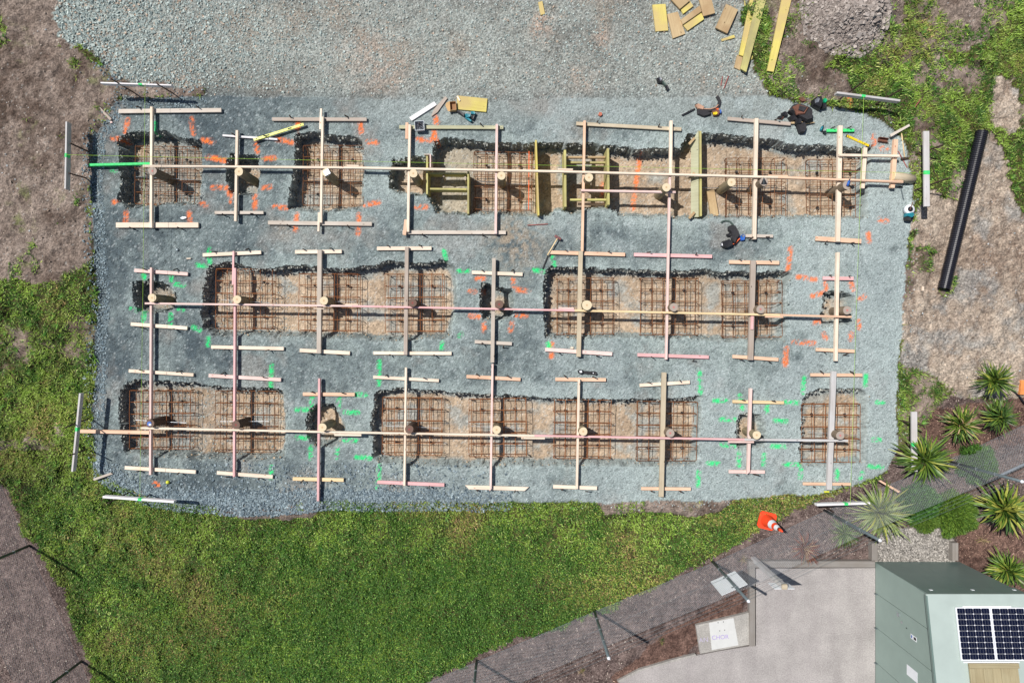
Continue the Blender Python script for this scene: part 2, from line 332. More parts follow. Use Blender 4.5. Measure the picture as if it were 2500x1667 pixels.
dep = np.where(pm > 0, dep, 0)
ns, ew = 5, 4
sl = np.zeros(X.shape); se = np.zeros(X.shape)
for k in range(ns): sl += np.roll(pm, k, axis=0)        # samples towards the south
for k in range(ew): se += np.roll(pm, -k, axis=1)       # samples towards the east
ramp_ = (sl/ns)*(se/ew)*pm
ramp_ = np.clip(ramp_+(fbm(X, Y, 9, 3, 2)-.5)*.35*(ramp_ < .99)*(ramp_ > 0), 0, 1)
near = 1-sst(blur(pm, 5, 2), .62, .97)                   # 1 near the pit's edge
Z = np.where(pm > 0, Z*.2-dep*ramp_+(fbm(X, Y, 7, 4, 3)-.5)*.05+near*(fbm(X, Y, 5, 3, 0)-.15)*.13, Z)
# crushed rim
rim = blur(pm, 4, 2)*(1-pm); Z += rim*.03*(fbm(X, Y, 6, 3, 2)-.3)
# flat under the paving and cabinet
flat = inpoly(PX, PY, [(1600, 1490), (1830, 1365), (2560, 1360), (2560, 1900), (1400, 1900), (1500, 1680)]); reg_conc = flat
Z = np.where(flat, np.minimum(Z, -.035), Z)
reg = np.where((pm > 0) & (ramp_ > .02), FLOOR, reg)
# colours (albedo)
def L(*c): return np.array(lin(*c))
def mixc(a, b, t): return a*(1-t[..., None])+b*t[..., None]
n1 = fbm(X, Y, .55, 5, 1, .6); n2 = fbm(X, Y, 2.3, 5, 2, .6); n3 = fbm(X, Y, 9, 4, 3, .65); n4 = rng.random(X.shape)
C = np.zeros(X.shape+(3,))
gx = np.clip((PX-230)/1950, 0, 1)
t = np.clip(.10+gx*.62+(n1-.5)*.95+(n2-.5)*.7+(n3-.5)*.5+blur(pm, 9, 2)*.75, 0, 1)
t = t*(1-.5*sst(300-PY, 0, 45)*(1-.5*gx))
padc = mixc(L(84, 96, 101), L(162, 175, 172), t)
bl2 = sst(335-PY, 0, 85)*sst(PX, 650, 1050)*.75; padc = mixc(padc, L(160, 168, 164), bl2)
padc = mixc(padc, L(150, 146, 140), np.clip((fbm(X, Y, .8, 5, 0, .6)-.60)*4, 0, .6))
# dusty smear with a hard edge, lower right
du = sst(fbm(X, Y, .9, 5, 3, .62)+.16*gx+.14*sst(PY, 900, 1150), .60, .66)*gx
padc = mixc(padc, L(176, 188, 187), du*.6)
for cx_, cy_, r_, a_ in ((1270, 600, 60, .7), (1235, 570, 40, .6), (1430, 300, 30, .2), (690, 560, 25, .3)):
    padc = mixc(padc, L(168, 150, 128), a_*np.exp(-((PX-cx_)**2+(PY-cy_)**2)/r_**2)*sst(n3, .3, .6))
t = np.clip(.5+(n1-.5)*1.3+(n2-.5)*.9, 0, 1)
yc = mixc(L(148, 148, 141), L(180, 186, 179), t)
yc = mixc(yc, L(168, 154, 138), np.clip((fbm(X, Y, .7, 5, 2, .6)-.56)*5, 0, .55))
tr = sst(np.sin(PY/34+n1*4), .2, .9)*sst(900-PX, 0, 300)*.28; yc = yc*(1-tr[..., None]*.6)
for cx_, cy_, r_, a_ in ((1320, 70, 30, .7), (1325, 45, 18, .7), (1470, 90, 22, .6), (1420, 190, 30, .4), (900, 140, 70, .45), (940, 185, 50, .35), (455, 225, 30, .9), (1900, 205, 40, .6)):
    yc = mixc(yc, L(196, 168, 148), a_*np.exp(-((PX-cx_)**2+(PY-cy_)**2)/r_**2)*sst(n3, .25, .6))
bl = sst(PY, 195, 262)*(reg == YARD)
yc = mixc(yc, padc, bl)
soilc = mixc(L(102, 86, 76), L(168, 152, 140), np.clip(.45+(n1-.5)*1.2+(n2-.5)*1.4+(n3-.5)*.8, 0, 1))
soilc = mixc(soilc, L(110, 120, 62), np.clip((fbm(X, Y, 1.1, 5, 3, .62)-.62)*5, 0, .7)*(n3 > .45))
tanc = mixc(L(150, 130, 114), L(200, 184, 166), np.clip(.5+(n1-.5)*1.4+(n2-.5)*1.2+(n3-.5)*.9, 0, 1))
tanc = mixc(tanc, L(160, 162, 160), np.clip((fbm(X, Y, 1.3, 5, 1, .6)-.58)*5, 0, .6))
gc = mixc(L(44, 50, 26), L(96, 88, 54), np.clip(.5+(n2-.5)*1.6+(n3-.5), 0, 1)); gc = np.where((PY < 1100)[..., None], mixc(gc, soilc, np.clip((fbm(X, Y, 1.1, 6, 0, .65)-.51)*7, 0, 1)), gc)
mc = mixc(L(88, 73, 69), L(134, 117, 111), np.clip(.5+(n2-.5)*1.5+(n3-.5)*1.6, 0, 1))
wm = inpoly(WX, WY, [(1500, 1640), (1690, 1500), (1830, 1430), (1830, 1500), (1690, 1600), (1560, 1667), (1500, 1700)]) | inpoly(WX, WY, [(2330, 1290), (2540, 1290), (2540, 1500), (2330, 1400)]) | inpoly(WX, WY, [(2230, 1000), (2540, 960), (2540, 1080), (2300, 1130)])
mc = np.where(wm[..., None], mc*np.array([.98, .80, .70]), mc)
t = np.clip(.5+(n1-.5)*1.0+(n2-.5)*1.1+(n3-.5)*.7, 0, 1)
fc = mixc(L(160, 140, 118), L(198, 177, 152), t)
fc = mixc(fc, L(150, 158, 156), np.clip(near*1.5-.25+(fbm(X, Y, 3, 4, 1)-.5)*1.6, 0, 1))
fc = mixc(fc, L(158, 164, 160), np.clip((fbm(X, Y, 1.6, 5, 0, .6)-.56)*6, 0, .75))
lf = sst(600-PX, 0, 200)*.55; fc = mixc(fc, L(130, 134, 132), lf*(n2 > .4))
fc = np.where(((reg == FLOOR) & (ramp_ < .93))[..., None], mixc(padc, L(150, 158, 154), np.full(X.shape, .35))*.95, fc)
fc = np.where((inpoly(PX, PY, [(1070, 350), (1170, 350), (1150, 500), (1070, 520)]))[..., None], mixc(fc, L(168, 166, 152), np.full(X.shape, .6)), fc)
pc = mixc(L(120, 112, 104), L(190, 184, 176), n4); hc = mixc(L(128, 118, 111), L(176, 164, 156), np.clip(.5+(n2-.5)*1.6, 0, 1))
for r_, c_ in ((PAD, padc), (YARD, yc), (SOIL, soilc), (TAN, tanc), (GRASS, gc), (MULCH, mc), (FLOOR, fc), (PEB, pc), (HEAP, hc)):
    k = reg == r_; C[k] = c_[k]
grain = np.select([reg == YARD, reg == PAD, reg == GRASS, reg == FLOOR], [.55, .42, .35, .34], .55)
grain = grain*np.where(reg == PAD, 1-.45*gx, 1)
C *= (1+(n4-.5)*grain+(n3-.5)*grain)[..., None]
sp = rng.random(X.shape); k = (sp > .958) & np.isin(reg, [PAD, YARD, FLOOR]); C[k] = C[k]*.6+L(214, 222, 222)*.4; k = (sp > .992) & np.isin(reg, [TAN, SOIL]); C[k] = C[k]*.6+L(214, 216, 210)*.4
k = (sp < .08) & np.isin(reg, [PAD, YARD, FLOOR, TAN, SOIL]); C[k] *= .62
# spray marks (flat print on the gravel)
O_, G_ = L(255, 130, 62), L(24, 232, 130)
marks = [(O_, 9, [(312, 293, 306, 322), (274, 338, 295, 338), (467, 291, 472, 326), (495, 342, 520, 346), (507, 384, 550, 392), (277, 494, 282, 493), (308, 520, 306, 540), (462, 520, 464, 540), (498, 343, 516, 347), (524, 386, 551, 392), (519, 458, 552, 458), (560, 470, 563, 492), (623, 478, 622, 507), (494, 498, 506, 502), (645, 388, 670, 386), (643, 460, 660, 456), (676, 340, 714, 348), (625, 350, 628, 370), (670, 504, 698, 508), (728, 300, 726, 318), (880, 303, 882, 322), (898, 347, 920, 348), (890, 500, 925, 494), (724, 525, 722, 562), (876, 525, 874, 570),
             (1062, 286, 1068, 300), (1060, 330, 1065, 345), (1020, 341, 1058, 343), (1065, 295, 1058, 335), (1016, 505, 1040, 506), (1570, 372, 1553, 500), (1478, 440, 1476, 470), (1180, 708, 1183, 720), (1252, 683, 1254, 697), (1264, 707, 1290, 710), (1148, 711, 1158, 712), (1148, 771, 1170, 773), (1262, 770, 1284, 770), (1182, 790, 1182, 806), (1250, 790, 1246, 806), (1930, 607, 1924, 660), (1948, 676, 1990, 682), (1984, 722, 2008, 716), (2014, 692, 2016, 705), (2078, 690, 2082, 706), (1990, 788, 2004, 784), (2012, 815, 2016, 826), (2078, 815, 2078, 828), (1938, 835, 1988, 838), (1920, 850, 1916, 888), (2098, 730, 2110, 724), (1920, 880, 1918, 890),
             (2133, 332, 2134, 350), (2150, 362, 2164, 364), (2148, 536, 2165, 540), (2120, 570, 2122, 590), (2070, 240, 2074, 265), (1348, 840, 1346, 870), (1165, 680, 1180, 680), (2096, 785, 2098, 800), (378, 1180, 385, 1184), (330, 1205, 345, 1206)]),
         (G_, 8, [(273, 414, 282, 417), (377, 300, 376, 322), (510, 608, 512, 640), (478, 647, 502, 649), (350, 668, 354, 682), (417, 672, 418, 684), (427, 694, 448, 696), (321, 753, 332, 758), (436, 756, 446, 756), (351, 764, 350, 790), (417, 768, 415, 792), (471, 799, 488, 806), (508, 826, 508, 842), (663, 892, 661, 945), (663, 1140, 661, 1165), (762, 968, 760, 992), (828, 970, 826, 994), (724, 1000, 756, 1000), (840, 1006, 874, 1007), (868, 963, 896, 963), (722, 1068, 748, 1070), (840, 1074, 870, 1075), (758, 1090, 759, 1118), (824, 1094, 822, 1117), (870, 1115, 904, 1118), (926, 882, 925, 940), (926, 1138, 922, 1190), (1350, 626, 1353, 648), (1304, 659, 1328, 663), (1120, 662, 1142, 662), (1084, 612, 1088, 632), (1080, 838, 1078, 850), (1126, 816, 1122, 820),
             (1708, 905, 1710, 960), (1744, 978, 1772, 978), (1806, 966, 1812, 998), (1873, 986, 1872, 1004), (1914, 981, 1948, 983), (1760, 1023, 1794, 1024), (1892, 1026, 1920, 1028), (1762, 1085, 1792, 1089), (1884, 1089, 1916, 1090), (1804, 1105, 1804, 1136), (1866, 1108, 1864, 1135), (1728, 1131, 1754, 1131), (1706, 1150, 1704, 1184), (1916, 1133, 1952, 1134), (1956, 1144, 1954, 1166), (1963, 922, 1961, 960), (2044, 1148, 2044, 1168), (2114, 916, 2113, 940), (2142, 982, 2156, 984), (2132, 1073, 2150, 1073), (2122, 1138, 2154, 1140), (2105, 1155, 2102, 1168), (1338, 838, 1342, 850)])]
spk = .65*fbm(X, Y, 16, 3, 1)+.35*rng.random(X.shape)
for colr, wd, segs in marks:
    for a, b, c_, d_ in segs:
        dx, dy = c_-a, d_-b; l2 = dx*dx+dy*dy+1e-6
        i0, i1 = np.searchsorted(xs, [(min(a, c_)-25-1250)/100, (max(a, c_)+25-1250)/100]); j0, j1 = np.searchsorted(ys, [(833.5-max(b, d_)-25)/100, (833.5-min(b, d_)+25)/100])
        px, py = PX[j0:j1, i0:i1], PY[j0:j1, i0:i1]
        tt = np.clip(((px-a)*dx+(py-b)*dy)/l2, 0, 1); ds = np.hypot(px-a-tt*dx, py-b-tt*dy)
        f = (1-sst(ds, wd*.35, wd*1.0))*sst(spk[j0:j1, i0:i1], .34, .60)*.88
        C[j0:j1, i0:i1] = mixc(C[j0:j1, i0:i1], colr, f)
C = np.clip(C, .01, .95)
def gz(x, y):
    i = np.clip(((np.asarray(x)-GX0)/CE).astype(int), 0, NX-1); j = np.clip(((np.asarray(y)-GY0)/CE).astype(int), 0, NY-1); return Z[j, i]
def gi(x, y):
    return np.clip(((y-GY0)/CE).astype(int), 0, NY-1), np.clip(((x-GX0)/CE).astype(int), 0, NX-1)
def bulk(name, V, F, cols, m, smooth=False):            # fast mesh from arrays; F is (n,k)
    me = bpy.data.meshes.new(name); n, k = F.shape
    me.vertices.add(len(V)); me.vertices.foreach_set('co', V.astype(np.float32).ravel())
    me.loops.add(n*k); me.loops.foreach_set('vertex_index', F.astype(np.int32).ravel())
    me.polygons.add(n); me.polygons.foreach_set('loop_start', np.arange(0, n*k, k, dtype=np.int32))
    if smooth: me.polygons.foreach_set('use_smooth', np.ones(n, bool))
    else: me.shade_flat() if hasattr(me, 'shade_flat') and False else me.polygons.foreach_set('use_smooth', np.zeros(n, bool))
    me.update(calc_edges=True)
    a = me.color_attributes.new('Col', 'FLOAT_COLOR', 'POINT')
    a.data.foreach_set('color', np.c_[cols, np.ones(len(cols))].astype(np.float32).ravel())
    me.materials.append(m); me.validate(); o = bpy.data.objects.new(name, me); COL.objects.link(o); return o
idx = np.arange(NX*NY).reshape(NY, NX)
q = np.stack([idx[:-1, :-1], idx[:-1, 1:], idx[1:, 1:], idx[1:, :-1]], -1).reshape(-1, 4)
fr = reg[:-1, :-1].ravel().copy()
for rr in (reg[:-1, 1:], reg[1:, 1:], reg[1:, :-1]):
    r2 = rr.ravel(); fr = np.where(r2 == FLOOR, FLOOR, fr)
eg = blur(pm, 2, 1); eg = ((eg > .05) & (eg < .95)) | ((ramp_ > 0) & (ramp_ < .95)); XJ = X+(rng.random(X.shape)-.5)*.034*eg; YJ = Y+(rng.random(X.shape)-.5)*.034*eg; Z = Z+(rng.random(X.shape)-.5)*.05*(eg & (pm > 0))
VV = np.stack([XJ, YJ, Z], -1).reshape(-1, 3); CC = C.reshape(-1, 3)
gm = attrmat('gravel_fine', [(34, .60, 1.28, .30, .70), (80, .8, 1.15, .3, .7)], .92, .8, .025, 34)
ym = attrmat('gravel_coarse', [(22, .5, 1.32, .30, .70), (60, .7, 1.2, .3, .7)], .92, 1.0, .05, 24)
dm = attrmat('dirt', [(26, .55, 1.3, .30, .70), (70, .7, 1.2, .3, .7)], .95, 1.0, .05, 20)
fm = attrmat('trench_soil', [(30, .72, 1.18, .30, .70)], .95, .7, .03, 28)
lm = attrmat('turf_soil', [(40, .6, 1.2, .3, .7)], .95, .6, .03, 30)
for r_, nm, m_ in ((PAD, 'gravel_pad', gm), (YARD, 'gravel_yard', ym), (SOIL, 'bare_soil', dm), (TAN, 'clay_ground', dm), (GRASS, 'lawn_ground', lm), (MULCH, 'mulch_bed', dm), (FLOOR, 'foundation_trenches', fm), (PEB, 'pebble_bed', dm), (HEAP, 'dirt_heap', dm)):
    f = q[fr == r_]; u, inv = np.unique(f, return_inverse=True)
    tag(bulk(nm, VV[u], inv.reshape(f.shape), CC[u], m_, True), kind='structure')
# surrounding land to the horizon
om = plain('far_land', lin(92, 100, 58), .95, var=.4, scale=.3, rnd=0)
x0, x1, y0, y1 = xs[0]+.02, xs[-1]-.02, ys[0]+.02, ys[-1]-.02; B = 150
g = MB(); zz = -.06
g.add([(-B, -B, zz), (B, -B, zz), (B, B, zz), (-B, B, zz), (x0, y0, zz), (x1, y0, zz), (x1, y1, zz), (x0, y1, zz)], [(0, 1, 5, 4), (1, 2, 6, 5), (2, 3, 7, 6), (3, 0, 4, 7)])
tag(g.build('ground', om), kind='structure')

# ------------------------------------------------------------------ loose stones, blades, chips
def rots(n, tilt=None):
    a = rng.random((n, 3))*2*math.pi
    if tilt is not None: a[:, 0] = (rng.random(n)-.5)*tilt; a[:, 1] = (rng.random(n)-.5)*tilt
    ca, sa = np.cos(a), np.sin(a); z = np.zeros(n); o = np.ones(n)
    rx = np.stack([o, z, z, z, ca[:, 0], -sa[:, 0], z, sa[:, 0], ca[:, 0]], -1).reshape(n, 3, 3)
    ry = np.stack([ca[:, 1], z, sa[:, 1], z, o, z, -sa[:, 1], z, ca[:, 1]], -1).reshape(n, 3, 3)
    rz = np.stack([ca[:, 2], -sa[:, 2], z, sa[:, 2], ca[:, 2], z, z, z, o], -1).reshape(n, 3, 3)
    return rz @ ry @ rx
cube = np.array([(x, y, z) for z in (-1, 1) for x, y in ((-1, -1), (1, -1), (1, 1), (-1, 1))], float)*.62
cubef = np.array([(3, 2, 1, 0), (4, 5, 6, 7), (0, 1, 5, 4), (1, 2, 6, 5), (2, 3, 7, 6), (3, 0, 4, 7)])
stm = attrmat('crushed_rock', [(60, .8, 1.1, .3, .7)], .88, 0)
def stones(name, x, y, s, cols, label, sink=.25, flat=.7, rug=.6, zz=None):
    n = len(x); V = cube[None]*(1+(rng.random((n, 8, 3))-.5)*rug); V = V*(s[:, None, None]*np.stack([.7+rng.random(n)*.8, .7+rng.random(n)*.6, np.full(n, flat)], -1)[:, None, :])
    V = np.einsum('nij,nvj->nvi', rots(n, 1.4), V); V += np.stack([x, y, gz(x, y)+s*(.5-sink)*.8 if zz is None else zz], -1)[:, None, :]
    F = cubef[None]+np.arange(n)[:, None, None]*8
    c = np.repeat(cols, 8, 0); o = bulk(name, V.reshape(-1, 3), F.reshape(-1, 4), c, stm); return tag(o, label, 'gravel', kind='stuff')
def pick(n, x0, x1, y0, y1, cond):
    px = x0+rng.random(n)*(x1-x0); py = y0+rng.random(n)*(y1-y0); x = (px-1250)/100; y = (833.5-py)/100
    j, i = gi(x, y); k = cond(px, py, reg[j, i], x, y, j, i); return x[k], y[k], j[k], i[k]
def scol(n, a, b, jit=.35):
    t = rng.random(n)[:, None]; return np.clip((L(*a)*(1-t)+L(*b)*t)*(1+(rng.random((n, 1))-.5)*jit), .02, .9)
# coarse rock of the yard, biggest on its left rim
den = lambda px, py: np.clip(1.15-(px-140)/800, .22, 1)*np.where(py < 215, 1, .45)
x, y, j, i = pick(46000, 125, 1900, -20, 262, lambda px, py, r, x, y, j, i: (r == YARD) & (rng.random(len(px)) < den(px, py)*(.35+1.3*fbm(x, y, 1.1, 4, 2, .6))))
n = len(x); s = .010+.020*rng.random(n)**2.2+.024*(rng.random(n)**.7)*np.clip(1-(x+11)/5, 0, 1)*(rng.random(n) < .6); c = scol(n, (140, 154, 152), (196, 206, 200)); k = rng.random(n) < .1; c[k] = scol(k.sum(), (170, 150, 132), (214, 196, 178))
stones('coarse_gravel', x, y, s, c, 'loose grey crushed rock spread over the yard above the building pad')
edgepit = blur(pm, 3, 1)
# medium stones over pad
def condp(px, py, r, x, y, j, i):
    f = fbm(x, y, 1.4, 4, 1, .6); e = pm[j, i]
    return (r == PAD) & (rng.random(len(px)) < np.clip((f-.34)*1.6, .05, 1)*np.clip(1.15-px/2300, .2, 1))
x, y, j, i = pick(75000, 225, 2225, 240, 1240, condp); n = len(x); s = .006+.010*rng.random(n)**2.5
c = np.clip(C[j, i]*(.75+.85*rng.random((n, 1))**1.5), .05, .8)
stones('fine_gravel', x, y, s, c, 'scattered blue grey chips lying on the compacted gravel pad')
x, y, j, i = pick(120000, 280, 2150, 310, 1150, lambda px, py, r, x, y, j, i: (r == PAD) & (edgepit[j, i] > .10) & (rng.random(len(px)) < edgepit[j, i]*.8)); n = len(x); s = .007+.013*rng.random(n)**2
stones('pit_rim_stones', x, y, s, scol(n, (122, 134, 136), (184, 192, 188)), 'broken grey stones along the rims of the footing trenches', sink=.4)
ring = (pm > 0) & ((np.roll(pm, -1, 0)*np.roll(pm, 1, 1)) == 0) & (ramp_ > .8); rj, ri = np.nonzero(ring); kk = rng.integers(0, len(rj), 5000); rj, ri = rj[kk], ri[kk]
x = xs[ri]+(rng.random(len(ri))-.5)*.05; y = ys[rj]+(rng.random(len(ri))-.5)*.05; zz_ = np.maximum(-dep[rj, ri]*rng.random(len(ri)), Z[rj, ri]); n = len(x)
stones('wall_stones', x, y, .010+.022*rng.random(n)**1.5, scol(n, (130, 136, 134), (180, 180, 170), .4), 'stones and earth showing in the cut sides of the footing trenches', zz=zz_)
# rubble band round the pad edge
edge = blur((reg == PAD).astype(float)+(reg == FLOOR)+(reg == YARD), 6, 2)
def conde(px, py, r, x, y, j, i):
    e = edge[j, i]; big = ((py > 1150) & (px < 1000)) | (px < 300); return (e > .12) & (e < .93) & (r != MULCH) & (rng.random(len(px)) < np.where(big, 1, .5)*np.where(r == PAD, 1, .35)*np.where((py < 240) & (px > 300), .3, 1))
x, y, j, i = pick(190000, 190, 2240, 150, 1265, conde); n = len(x); px = 1250+x*100
s = np.where((px < 1100), .010+.018*rng.random(n)**1.6, .007+.010*rng.random(n)**2); c = scol(n, (104, 122, 132), (166, 182, 186))
c = np.where((px > 1200)[:, None], scol(n, (150, 166, 168), (196, 206, 204)), c)
stones('edge_rubble', x, y, s, c, 'dark broken rock heaped along the edge of the gravel pad')
x, y, j, i = pick(26000, 225, 1250, 1130, 1262, lambda px, py, r, x, y, j, i: (edge[j, i] > .10) & (rng.random(len(px)) < np.clip((1.0-edge[j, i])*1.5+.10+np.clip((py-1185)/40, 0, .8), 0, 1)*np.clip(1.2-(px-900)/350, 0, 1))); n = len(x)
stones('bottom_edge_rocks', x, y, .013+.024*rng.random(n)**1.6, scol(n, (92, 108, 118), (160, 174, 178), .5), 'coarse dark rocks along the lower left edge of the gravel pad')
x, y, j, i = pick(60000, 280, 2150, 320, 1150, lambda px, py, r, x, y, j, i: (r == FLOOR) & (rng.random(len(px)) < np.clip(near[j, i]*1.1+.05+.5*(px < 700), 0, 1))); n = len(x)
px_ = 1250+x*100; s = (.007+.014*rng.random(n)**2)*np.where(px_ < 700, 1.25, 1); c = scol(n, (136, 146, 146), (188, 194, 186)); k = rng.random(n) < .3; c[k] = scol(k.sum(), (170, 148, 120), (206, 184, 156))
stones('trench_rubble', x, y, s, c, 'loose stones and crumbled soil on the floors of the footing trenches')
x, y, j, i = pick(30000, -10, 2520, -10, 1000, lambda px, py, r, x, y, j, i: ((r == TAN) | (r == SOIL)) & (rng.random(len(px)) < np.where(r == TAN, 1.0, .5)*fbm(x, y, 2, 4, 0)*1.2)); n = len(x)
s = .007+.02*rng.random(n)**4; c = scol(n, (150, 130, 114), (206, 194, 182)); k = rng.random(n) < .18; c[k] = scol(k.sum(), (170, 176, 178), (220, 222, 222))
stones('scattered_stones', x, y, s, c, 'small stones and clods littering the bare earth around the pad')
x, y, j, i = pick(16000, 1940, 2160, -40, 150, lambda px, py, r, x, y, j, i: (edge[j, i] < .5) & (heap[j, i] | (blur(heap.astype(float), 6, 1)[j, i] > .1))); n = len(x)
s = .008+.020*rng.random(n)**2+.045*(rng.random(n) < .09)*(rng.random(n))
stones('heap_clods', x, y, s, scol(n, (138, 127, 120), (188, 178, 170)), 'grey brown clods covering the spoil heap beside the long planks', flat=.8, rug=.35)
x, y, j, i = pick(4500, 2143, 2326, 1290, 1372, lambda px, py, r, x, y, j, i: px > 0); n = len(x)
stones('river_pebbles', x, y, .010+.016*rng.random(n), scol(n, (100, 96, 92), (196, 190, 182), .6), 'mixed river pebbles filling the bed behind the green cabinet')
# grass blades
def blades(name, x, y, ln, wd, lean, cols, label, z0=0., mat_=None):
    n = len(x); a = rng.random(n)*2*math.pi; el = lean; d = np.stack([np.cos(a)*np.cos(el), np.sin(a)*np.cos(el), np.sin(el)], -1)
    s = np.stack([-np.sin(a), np.cos(a), np.zeros(n)], -1); s[:, 2] += (rng.random(n)-.5)*.5
    b = np.stack([x, y, gz(x, y)+z0], -1)
    V = np.stack([b-s*wd[:, None], b+s*wd[:, None], b+d*ln[:, None]], 1).reshape(-1, 3); F = np.arange(3*n).reshape(n, 3)
    o = bulk(name, V, F, np.repeat(cols, 3, 0), mat_ or bm); return tag(o, label, 'grass', kind='stuff')
bm = attrmat('grass_blade', [], .55, 0, spec=.3)
def gcol(x, y, n, bias=0):
    px = 1250+x*100; py = 833.5-y*100
    dry = fbm(x, y, .8, 5, 1, .62)+(rng.random(n)-.5)*.2-.16*np.exp(-((px-1020)/330)**2-((py-1500)/190)**2)-.10*(py < 900)+.03*(px < 520)*(py > 1150)
    dk = fbm(x, y, 1.5, 4, 3, .6)+(rng.random(n)-.5)*.5
    dk = dk+(fbm(x, y, 3.2, 4, 2, .6)-.5)*1.9; c = np.where((dk > .5)[:, None], L(134, 164, 64), L(72, 110, 38)); c = np.where((rng.random(n) > .86)[:, None], L(172, 194, 106), c)
    dd = sst(dry, .50, .66)[:, None]; dc = np.where((rng.random(n) > .5)[:, None], L(160, 158, 84), L(134, 148, 66)); c = c*(1-dd*.75)+dc*dd*.75
    k = (dry > .68) & (rng.random(n) < .35); c[k] = L(178, 150, 104)
    c = c*(.62+.85*fbm(x, y, .6, 4, 2, .6))[:, None]; return np.clip(c*(.5+.85*rng.random((n, 1))), .010, .7)
def gcond(px, py, r, x, y, j, i):
    up = np.where(py < 1150, .62+.9*(fbm(x, y, 1.3, 4, 2, .6)-.35)*1.5, 1.0); sparse = np.where((px < 240) & (py < 900), .6, 1)
    gap = np.where(py < 1100, .535, .62); weed = (r == SOIL) & (fbm(x, y, 1.2, 5, 1, .65) > np.where(px > 1500, .55, .74)+.0) & (rng.random(len(px)) < .55)
    return ((r == GRASS) & (rng.random(len(px)) < up*sparse*(1-np.clip((fbm(x, y, 1.1, 6, 0, .65)-gap)*7, 0, .92)))) | weed
x, y, j, i = pick(1050000, -20, 2520, -20, 1680, gcond); n = len(x)
cl = fbm(x, y, 3.0, 4, 0, .6); up_ = (y > -3)*1.0
blades('grass', x, y, (.022+.060*rng.random(n))*(.6+1.1*cl)*(1+.35*up_), .006+.008*rng.random(n), R(12)+R(50)*rng.random(n), gcol(x, y, n), 'green grass with yellow dry patches covering the ground round the pad')
# clover-like leaves, flat and round, thickest in the middle of the lawn
def leaves(name, x, y, s, hgt, cols, label):
    n = len(x); V = np.array([(-1, 0, 0), (0, -.75, 0), (1, 0, 0), (0, .75, 0)])[None]*s[:, None, None]; V = np.einsum('nij,nvj->nvi', rots(n, 1.7), V)
    V += np.stack([x, y, gz(x, y)+hgt], -1)[:, None, :]; F = np.arange(4*n).reshape(n, 4)
    return tag(bulk(name, V.reshape(-1, 3), F, np.repeat(cols, 4, 0), bm), label, 'clover', kind='stuff')
x, y, j, i = pick(330000, -20, 2000, 1190, 1680, lambda px, py, r, x, y, j, i: (r == GRASS) & (rng.random(len(px)) < np.clip(.16+1.3*np.exp(-((px-1000)/420)**2-((py-1560)/200)**2)+(fbm(x, y, .9, 4, 3, .6)-.5)*1.6, .04, 1))); n = len(x)
cc = np.where((rng.random(n) > .5)[:, None], L(58, 98, 36), L(84, 124, 48)); k = rng.random(n) > .93; cc[k] = L(140, 180, 84)
leaves('clover', x, y, .009+.010*rng.random(n), .02+.06*rng.random(n), np.clip(cc*(.6+.7*rng.random((n, 1))), .01, .6), 'dense dark green clover growing through the lower lawn')
# broad-leaved weeds: rosettes
nr = 420; x, y, j, i = pick(nr*5, 0, 2500, 0, 1667, lambda px, py, r, x, y, j, i: (r == GRASS) & (rng.random(len(px)) < np.where((px < 240) | (py < 900), .9, .45))); n0 = len(x)
xx = np.repeat(x, 14); yy = np.repeat(y, 14); rs = np.repeat(.5+rng.random(n0)**2, 14); n = len(xx)
cc = np.repeat(np.where((rng.random(n0) > .4)[:, None], L(104, 146, 64), L(70, 116, 46)), 14, 0)
blades('broadleaf_weeds', xx, yy, (.05+.09*rng.random(n))*rs, .010+.012*rng.random(n), R(15)+R(40)*rng.random(n), np.clip(cc*(.7+.6*rng.random((n, 1))), .01, .6), 'broad leaved weeds in rosettes among the grass')
# bark chips
def chips(name, x, y, cols, label, zz=.006):
    n = len(x); l = .008+.02*rng.random(n)**1.5; w_ = .003+.004*rng.random(n)
    V = np.array([(-1, -1, 0), (1, -1, 0), (1, 1, 0), (-1, 1, 0)])[None]*np.stack([l, w_, w_], -1)[:, None, :]
    V = np.einsum('nij,nvj->nvi', rots(n, 1.0), V)+np.stack([x, y, gz(x, y)+zz], -1)[:, None, :]
    return tag(bulk(name, V.reshape(-1, 3), np.arange(4*n).reshape(n, 4), np.repeat(cols, 4, 0), stm), label, 'bark', kind='stuff')
x, y, j, i = pick(200000, -20, 2520, 950, 1680, lambda px, py, r, x, y, j, i: (r == MULCH) & ~reg_conc[j, i]); n = len(x)
cc = scol(n, (80, 64, 60), (160, 142, 134)); k = rng.random(n) > .955; cc[k] = scol(k.sum(), (190, 174, 160), (222, 210, 196))
w2 = wm[j, i]; cc[w2] *= np.array([.98, .80, .70])
chips('bark_mulch', x, y, cc, 'grey brown bark chips under the fence and round the plants')

